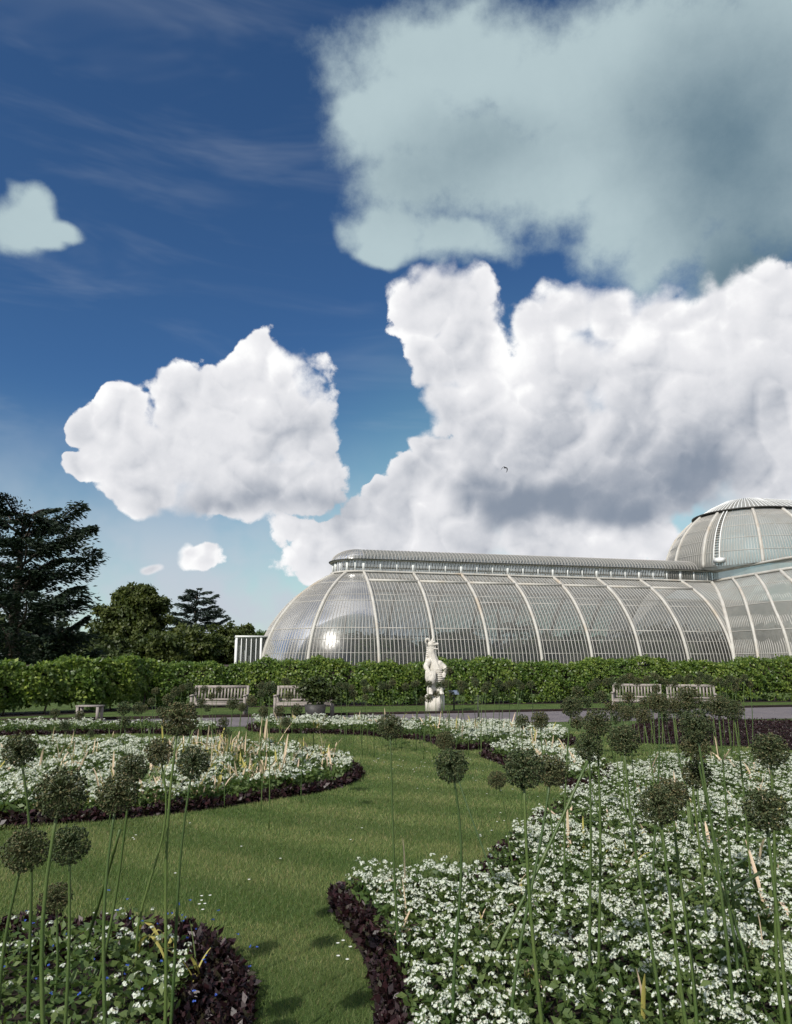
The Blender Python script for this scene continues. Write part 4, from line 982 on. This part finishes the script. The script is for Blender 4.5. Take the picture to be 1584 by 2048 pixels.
# bird
bp_ = at(1011, 936, 58.0); bb = MB()
P = np.array([(0, -.16, 0), (0, -.10, .01), (0, 0, .015), (0, .10, .01), (0, .20, 0)]); bb.tube(P, [.012, .035, .045, .032, .010], 6)
for sx in (-1, 1):
    W = np.array([(0.02 * sx, -.06, .02), (.02 * sx, .06, .02), (.12 * sx, -.03, .055), (.12 * sx, .07, .05), (.20 * sx, .00, -.04), (.19 * sx, .08, -.05), (.235 * sx, .06, -.20), (.225 * sx, .09, -.20)])
    W2 = np.r_[W, W - [0, 0, .012]]; F = []
    for i in (0, 2, 4): F += [[i, i + 1, i + 3, i + 2], [8 + i, 8 + i + 2, 8 + i + 3, 8 + i + 1], [i, i + 2, 10 + i, 8 + i], [i + 1, 9 + i, 11 + i, i + 3]]
    F.append([6, 7, 15, 14]); bb.add(W2, F)
o = bb.build('flying_bird', MATS['bird_black'], smooth=True); o.location = bp_; o.scale = (1.35,) * 3; o.rotation_euler = (R(12), R(14), R(30))
tag(o, 'small black bird flying before the grey cloud above the glasshouse', 'bird')

# ------------------------------------------------------------------ alliums
def head_mesh(name, n, seed, fine):
    rng = np.random.default_rng(seed); i = np.arange(n) + .5; ph = np.arccos(1 - 2 * i / n); th = math.pi * (1 + 5 ** .5) * i
    d = np.stack([np.cos(th) * np.sin(ph), np.sin(th) * np.sin(ph), np.cos(ph)], 1); d = unit(d + rng.normal(0, .10, (n, 3)))
    r = .5 * rng.uniform(.76, 1.03, n); mb = MB()
    c = d * r[:, None]; s = rng.uniform(.031, .048, n) * (1 if fine else 1.7)
    a = unit(np.cross(d, rnd(n, rng))); b_ = np.cross(d, a)
    # capsule: a three-lobed pod
    V = np.stack([c - d * s[:, None] * .9] + [c + (a * math.cos(t) + b_ * math.sin(t)) * s[:, None] * .95 + d * s[:, None] * .25 for t in (0, 2.094, 4.189)] + [c + d * s[:, None] * .75], 1).reshape(-1, 3)
    k = np.arange(n)[:, None] * 5
    F = np.concatenate([k + f for f in ([0, 2, 1], [0, 3, 2], [0, 1, 3], [4, 1, 2], [4, 2, 3], [4, 3, 1])]); mb.add(V, F)
    if fine:   # dried tepals behind each pod
        P = np.repeat(c - d * s[:, None] * .6, 3, 0); D = np.concatenate([(a * math.cos(t) + b_ * math.sin(t) + d * .1)[:, None] for t in (1.0, 3.1, 5.2)], 1).reshape(-1, 3)
        mb.add(*cards(P, D, np.repeat(s, 3) * 2.0, .16, .02, rng))
    w = .006 if fine else .011
    V = np.stack([a * w, -a * w, c * .97 - a * w, c * .97 + a * w], 1).reshape(-1, 3); mb.add(V, np.arange(4 * n).reshape(-1, 4))
    V = np.stack([b_ * w, -b_ * w, c * .97 - b_ * w, c * .97 + b_ * w], 1).reshape(-1, 3); mb.add(V, np.arange(4 * n).reshape(-1, 4))
    ball(mb, (0, 0, 0), (.06, .06, .06), k=5)
    me = mb.mesh(name); me.materials.append(MATS['seed_head']); return me
FINE = [head_mesh('seed_head', 300, 11 + i, True) for i in range(4)]
COARSE = [head_mesh('seed_head', 130, 31 + i, False) for i in range(3)]
N_AL = 0
def allium(hx, hy, dpx, label, base=None, bend=0.0, group=None, size=.145, Y=None, kink=0.0):
    """head centre and width as measured; base: (dx, dy) of the foot from below the head, in metres"""
    global N_AL
    Yh = Y if Y else size * FOC / dpx
    h = at(hx, hy, Yh); size = dpx * Yh / FOC
    if base is None: base = (random.gauss(0, .07), random.gauss(0, .07))
    if not bend: bend = random.gauss(0, .022)
    if not kink: kink = random.gauss(0, .012)
    foot = np.array([h[0] + base[0], h[1] + base[1], 0.0])
    t = empty('allium', foot); tag(t, label, 'flower', group or 'tall allium seed heads in the foreground')
    top = h - foot; nm = FINE if dpx > 30 else COARSE
    q = np.linspace(0, 1, 12)[:, None]; sd = np.array([1.0, .2, 0])
    P = top * q * [1, 1, 1]; P[:, :2] = top[:2] * (q ** 1.2)
    P = P + sd * (bend * np.sin(q * math.pi)) + sd * (kink * np.sin(q * 2 * math.pi))
    r0 = .0064 if dpx > 30 else .0055
    MB().tube(P, np.linspace(r0 * 1.25, r0 * .72, 12), 6).build('stem', MATS['stem'], t, smooth=True)
    o = link(bpy.data.objects.new('seed_head', nm[N_AL % len(nm)]), t); o.location = top
    o.scale = (size, size, size * random.uniform(.9, .98)); o.rotation_euler = (random.uniform(-.3, .3), random.uniform(-.3, .3), random.uniform(0, 6.28))
    N_AL += 1
    return t
NEAR = [
 (122, 1585, 96, 'big allium seed head cut by the left edge, level with the mid bed edging', (.06, -.05), .0, .02),
 (235, 1588, 80, 'large allium seed head, front one of the crossing pair at the left', (.05, -.1), -.01, .015),
 (263, 1536, 62, 'allium seed head right behind the front one of the crossing pair at the left', (-.14, .05), .03, .0),
 (318, 1503, 54, 'allium seed head on an S-bent stem left of the tallest left allium', (-.03, .0), .02, -.045),
 (358, 1438, 72, 'tallest big allium seed head on the left, dark against the bench', (.02, -.05), .0, .012),
 (387, 1524, 66, 'allium seed head just right and below the tallest left one', (-.06, .05), -.012, .0),
 (138, 1690, 76, 'low broad allium seed head at the left over the lawn', (.05, -.05), .015, .0),
 (112, 1795, 58, 'lowest allium seed head at the left edge', (.02, .0), .0, .0),
 (780, 1454, 53, 'lone allium seed head on a long thin stem before the middle of the lawn', (.055, .0), -.012, .0),
 (903, 1531, 66, 'round allium seed head below and before a smaller one, right of the lawn centre', (.0, .0), .0, .0),
 (890, 1481, 38, 'smaller allium seed head peeping above the round one right of the lawn centre', (.36, -.3), .0, .0),
 (994, 1559, 38, 'small allium seed head on a leaning stem left of the big pair', (.16, .05), -.02, .0),
 (1047, 1536, 82, 'largest allium seed head of the pair over the tip of the lawn', (.06, -.05), -.02, .0),
 (1103, 1541, 66, 'right allium seed head of the pair over the tip of the lawn', (-.22, -.1), .0, .0),
 (1045, 1442, 28, 'small allium seed head left of its twin above the pointed bed', None, 0, 0), (1080, 1440, 36, 'oval allium seed head right of its twin above the pointed bed', None, 0, 0),
 (1143, 1413, 42, 'allium seed head standing farthest left in the right hand cluster, above the lawn strip', None, 0, 0),
 (1178, 1494, 56, 'allium seed head low on the left of the right hand cluster', None, .01, 0), (1193, 1446, 56, 'dark allium seed head upper left in the right hand cluster', None, .02, 0),
 (1247, 1479, 64, 'large allium seed head in front of the right hand cluster, over the lawn strip', (.08, -.05), -.01, .01),
 (1392, 1452, 66, 'tall dark allium seed head at the right, upper of a stacked pair', (.06, 0), .02, 0), (1390, 1492, 58, 'allium seed head at the right, lower of a stacked pair', (.12, 0), .0, .0),
 (1393, 1549, 56, 'allium seed head below the stacked pair at the right', (.14, -.1), -.02, 0), (1343, 1588, 68, 'rear allium seed head of the lowest pair at the right', (.0, -.05), .02, 0),
 (1318, 1611, 74, 'front allium seed head of the lowest pair at the right', (.07, -.05), -.02, 0), (1377, 1397, 50, 'allium seed head before the right hand benches', None, 0, 0),
 (1317, 1406, 43, 'allium seed head just left of the one before the right hand benches', None, 0, 0), (1436, 1413, 46, 'allium seed head near the right edge below the benches', None, 0, 0),
 (1466, 1420, 42, 'allium seed head at the right edge below the benches', None, 0, 0), (1345, 1411, 33, 'small allium seed head between two bigger ones before the benches', None, 0, 0),
 (1286, 1431, 36, 'allium seed head in the middle of the right hand cluster', None, 0, 0), (1252, 1426, 31, 'allium seed head left of the middle of the right hand cluster', None, 0, 0),
 (1222, 1414, 28, 'small allium seed head high on the left of the right hand cluster', None, 0, 0), (1257, 1396, 26, 'small allium seed head in front of the left of the paired benches', None, 0, 0),
 (1153, 1444, 30, 'small allium seed head in the right hand cluster, beside a dark bigger one', None, 0, 0),
 (1540, 1500, 70, 'big allium seed head far out at the right, beyond the stacked pair', None, 0, 0), (1530, 1620, 84, 'biggest allium seed head far out at the right', None, 0, 0), (40, 1500, 66, 'allium seed head far out at the left, highest there', None, .02, 0), (50, 1700, 84, 'big allium seed head far out at the left', None, 0, .01)]
for (x, y, d, lab, base, bend, kink) in NEAR: allium(x, y, d, lab, base, bend, kink=kink)
Z3 = 3.046
MIDL = [(680, 1258, 50), (780, 1245, 70), (825, 1200, 60), (705, 1195, 48), (870, 1175, 48), (910, 1160, 50), (940, 1190, 50), (1000, 1185, 50), (1045, 1225, 45), (1090, 1185, 44), (985, 1265, 60), (1020, 1298, 45), (920, 1290, 60),
        (740, 1320, 65), (635, 1300, 50), (600, 1300, 80), (510, 1300, 84), (515, 1380, 78), (1175, 1270, 75), (1225, 1290, 52), (1290, 1260, 62), (1350, 1210, 48), (1405, 1175, 76), (1345, 1165, 46), (1360, 1315, 62), (1120, 1385, 66), (1140, 1450, 58), (1500, 1385, 58), (310, 1455, 44), (240, 1340, 60), (150, 1400, 66), (90, 1330, 60)]
ORD = ['first', 'second', 'third', 'fourth', 'fifth', 'sixth', 'seventh', 'eighth', 'ninth', 'tenth', 'eleventh', 'twelfth', 'thirteenth', 'fourteenth', 'fifteenth', 'sixteenth', 'seventeenth', 'eighteenth']
def zoned(items, zones, kind, group, Yr=None):
    """each seed head is told by the landmark it stands before and by its rank there from the left"""
    lo = -1e9
    for hi, place in zones:
        z = sorted(i for i in items if lo <= i[0] < hi); lo = hi
        for k, (x, y, d) in enumerate(z):
            lab = kind + ' ' + place + (', %s from left' % ORD[k] if len(z) > 1 else '')
            allium(x, y, d, lab, None, random.gauss(0, .02), group, Y=random.uniform(*Yr) if Yr else None)
items = [(80 + x / Z3, 990 + y / Z3, d / Z3) for x, y, d in MIDL]
FARL = [(275, 920, 46), (290, 925, 44), (135, 945, 46), (180, 965, 86), (130, 995, 52), (70, 1038, 66), (15, 1080, 54), (150, 1110, 66), (240, 1100, 66), (345, 1095, 74), (275, 1170, 54), (300, 1010, 58)]
items += [(480 + x / Z3, 1060 + y / Z3, d / Z3) for x, y, d in FARL]
zoned(items, [(290, 'left of the tallest left allium'), (400, 'just left of the first bench'), (500, 'before the first slatted bench'), (560, 'between the two left benches'), (9999, 'before the half hidden bench')], 'small allium seed head', 'alliums of the tongue-shaped bed')
FARB = [(610, 945), (645, 955), (680, 965), (690, 998), (755, 930), (763, 972), (800, 972), (762, 1020), (865, 948), (900, 958), (930, 930), (1008, 955), (1060, 940), (1078, 935), (1150, 938), (1150, 1028), (1195, 1000), (1210, 945), (1240, 940), (1268, 935), (1270, 855),
        (1283, 1000), (1340, 935), (1365, 945), (1345, 975), (1435, 935), (1430, 920), (1490, 970), (1510, 945), (1555, 990), (1575, 930), (1110, 1035), (1640, 940), (1680, 925), (1700, 935), (1720, 955), (1770, 940), (1610, 960)]
zoned([(480 + x / Z3, 1060 + y / Z3, 15 + random.uniform(-1.5, 2.5)) for x, y in FARB], [(745, 'just right of the half hidden bench'), (840, 'before the hedge left of the statue'), (900, 'before the beast statue'), (950, 'before the information sign'), (9999, 'beyond the marker post')], 'distant tiny allium seed head', 'alliums of the narrow far bed', (12.0, 14.2))
Z4 = 3.96
RGT = [(405, 165), (450, 135), (530, 135), (560, 130), (610, 170), (630, 130), (660, 110), (710, 100), (770, 130), (845, 115), (910, 90), (960, 120), (1000, 140), (1060, 120), (1065, 150), (1160, 120), (1180, 95), (1250, 130), (1270, 80), (1330, 110), (1370, 145), (920, 185), (1100, 100), (1420, 120), (1470, 150), (1510, 110), (1560, 130), (1620, 100), (1660, 150), (300, 215), (370, 290), (1540, 180), (480, 250), (640, 330), (740, 350), (830, 300), (600, 420), (990, 400), (1110, 380), (1300, 330), (900, 260), (1450, 260)]
zoned([(1080 + x / Z4, 1330 + y / Z4, (16 if y < 200 else 24) + random.uniform(-1.5, 2.5)) for x, y in RGT], [(1225, 'left of the paired benches'), (1325, 'over the left of the paired benches'), (1420, 'over the right of the paired benches'), (9999, 'right of the paired benches')], 'allium seed head in the crowd', 'alliums of the dark far bed', (9.6, 13.0))
# bent green stems lying across the big bed
def fallen(label, a, b, r):
    A = ground(*a, z=.12); B = at(b[0], b[1], b[2]); t = empty('fallen_stem', A); tag(t, label, 'flower stem')
    q = np.linspace(0, 1, 9)[:, None]; P = (B - A) * q + np.array([0, 0, -.02]) * np.sin(q * math.pi)
    MB().tube(P, np.linspace(r, r * .8, 9), 6).build('stem', MATS['stem'], t, smooth=True)
fallen('thick green stem lying low across the lower right bed', (1195, 1925), (1520, 1745, 4.5), .013)
fallen('green stem lying above the thick one across the lower right bed', (1190, 1885), (1500, 1712, 4.9), .010)
fallen('thin green stem leaning across the middle of the lower right bed', (1060, 1840), (1340, 1688, 4.9), .008)
fallen('long slanting green stem crossing the pair over the tip of the lawn', (975, 1940), (1180, 1512, 3.9), .009)
fallen('leafless stem leaning left of the crossing pair at the left', (160, 1925), (240, 1660, 3.4), .009)

# ------------------------------------------------------------------ withered strap leaves
def strap(L, w, lean, curl, seed):
    rng = np.random.default_rng(seed); q = np.linspace(0, 1, 8); a = rng.uniform(0, 6.28)
    fw = lean * L * q ** 1.3; z = L * (q - curl * q ** 3)
    C = np.stack([fw * math.cos(a), fw * math.sin(a), z], 1); ww = w * np.clip(np.sin((q * .86 + .14) * math.pi), .06, 1) ** .6
    tw = a + math.pi / 2 + rng.uniform(-.8, .8) * q
    S = np.stack([np.cos(tw), np.sin(tw), .2 * np.sin(q * 7)], 1); nrm = np.array([math.cos(a), math.sin(a), 0])
    V = np.stack([C - S * ww[:, None], C + nrm * (ww * .5)[:, None], C + S * ww[:, None]], 1)
    return MB().grid(V)
STRAPS = []
for i in range(14):
    m = strap(random.uniform(.24, .50), random.uniform(.008, .016), random.uniform(.05, .9), random.uniform(0, .5) if i % 3 else random.uniform(.6, 1.1), 100 + i).mesh('leaf_blade', True)
    STRAPS.append(m)
def strap_mesh(k, mat):
    key = (k, mat)
    if key not in SM:
        me = STRAPS[k].copy(); me.materials.clear(); me.materials.append(MATS[mat]); SM[key] = me
    return SM[key]
SM = {}
def clump(x, y, n, label, group, scale=1.0, mats=('straw_leaf', 'straw_leaf', 'yellow_leaf'), z=.03):
    p = ground(x, y); t = empty('withered_leaf_clump', (float(p[0]), float(p[1]), z), random.uniform(0, 6.28)); tag(t, label, 'leaves', group); t.scale = (scale,) * 3
    for j in range(n):
        o = link(bpy.data.objects.new('leaf_blade', strap_mesh(random.randrange(14), random.choice(mats))), t)
        o.location = (random.gauss(0, .03), random.gauss(0, .03), 0); o.rotation_euler = (random.gauss(0, .15), random.gauss(0, .15), random.uniform(0, 6.28)); o.scale = (1, 1, random.uniform(.75, 1.25))
ALLM = ('straw_leaf', 'straw_leaf', 'yellow_leaf', 'strap_leaf')
def many(key, n, cond, label, group, sc=(.8, 1.2), k=(4, 7), mats=ALLM):
    P = sample(BEDS[key], 30); P = P[cond(P) & (edge_dist(BEDS[key], P) > .3)]; P = P[RNG.permutation(len(P))[:n]]
    for x, y in P:
        t = empty('withered_leaf_clump', (x, y, .03), random.uniform(0, 6.28)); tag(t, label, 'leaves', group); t.scale = (random.uniform(*sc),) * 3
        for j in range(random.randint(*k)):
            o = link(bpy.data.objects.new('leaf_blade', strap_mesh(random.randrange(14), random.choice(mats))), t)
            o.location = (random.gauss(0, .05), random.gauss(0, .05), 0); o.rotation_euler = (random.gauss(0, .2), random.gauss(0, .2), random.uniform(0, 6.28)); o.scale = (1, 1, random.uniform(.7, 1.3))
many('mid', 80, lambda P: P[:, 0] > -3.4, 'clump of withered straw-coloured strap leaves standing in the tongue-shaped bed', 'withered leaves of the tongue-shaped bed', (1.0, 1.5), (5, 9))
many('mid', 34, lambda P: P[:, 0] < -3.4, 'clump of withered straw-coloured strap leaves standing in the tongue-shaped bed', 'withered leaves of the tongue-shaped bed', (1.0, 1.5))
many('far', 40, lambda P: P[:, 1] > 0, 'tuft of yellowed upright leaves in the narrow far bed before the path', 'withered leaves of the narrow far bed', (.9, 1.3), (4, 7), ('straw_leaf', 'yellow_leaf'))
many('tongue', 12, lambda P: P[:, 1] > 0, 'tuft of yellowed leaves in the pointed bed', 'withered leaves of the pointed bed', (.9, 1.2))
many('right', 70, lambda P: (P[:, 1] > 4.6), 'clump of withered strap leaves far back in the big right bed', 'withered leaves at the back of the big bed', (.7, 1.15), (3, 6))
many('right', 26, lambda P: (P[:, 1] > 3.0) & (P[:, 1] < 4.6), 'small clump of drying strap leaves in the near part of the big right bed', 'withered leaves at the front of the big bed', (.6, .9), (2, 4))
clump(790, 1905, 5, 'pale dried strap leaves at the left corner of the big right bed', None, .95, ('straw_leaf',)); clump(805, 1850, 2, 'upright straw-coloured leaf at the foot of the lone thin allium', None, 1.0, ('straw_leaf',))
clump(330, 1930, 4, 'folded straw-coloured strap leaf in the lower left bed', None, .9, ('straw_leaf', 'yellow_leaf')); clump(250, 1965, 3, 'yellowing strap leaves bent over in the lower left bed', None, .95, ('yellow_leaf', 'strap_leaf')); clump(395, 1985, 4, 'pale green strap leaves at the foot of the tallest left allium', None, .9, ('strap_leaf', 'yellow_leaf'))
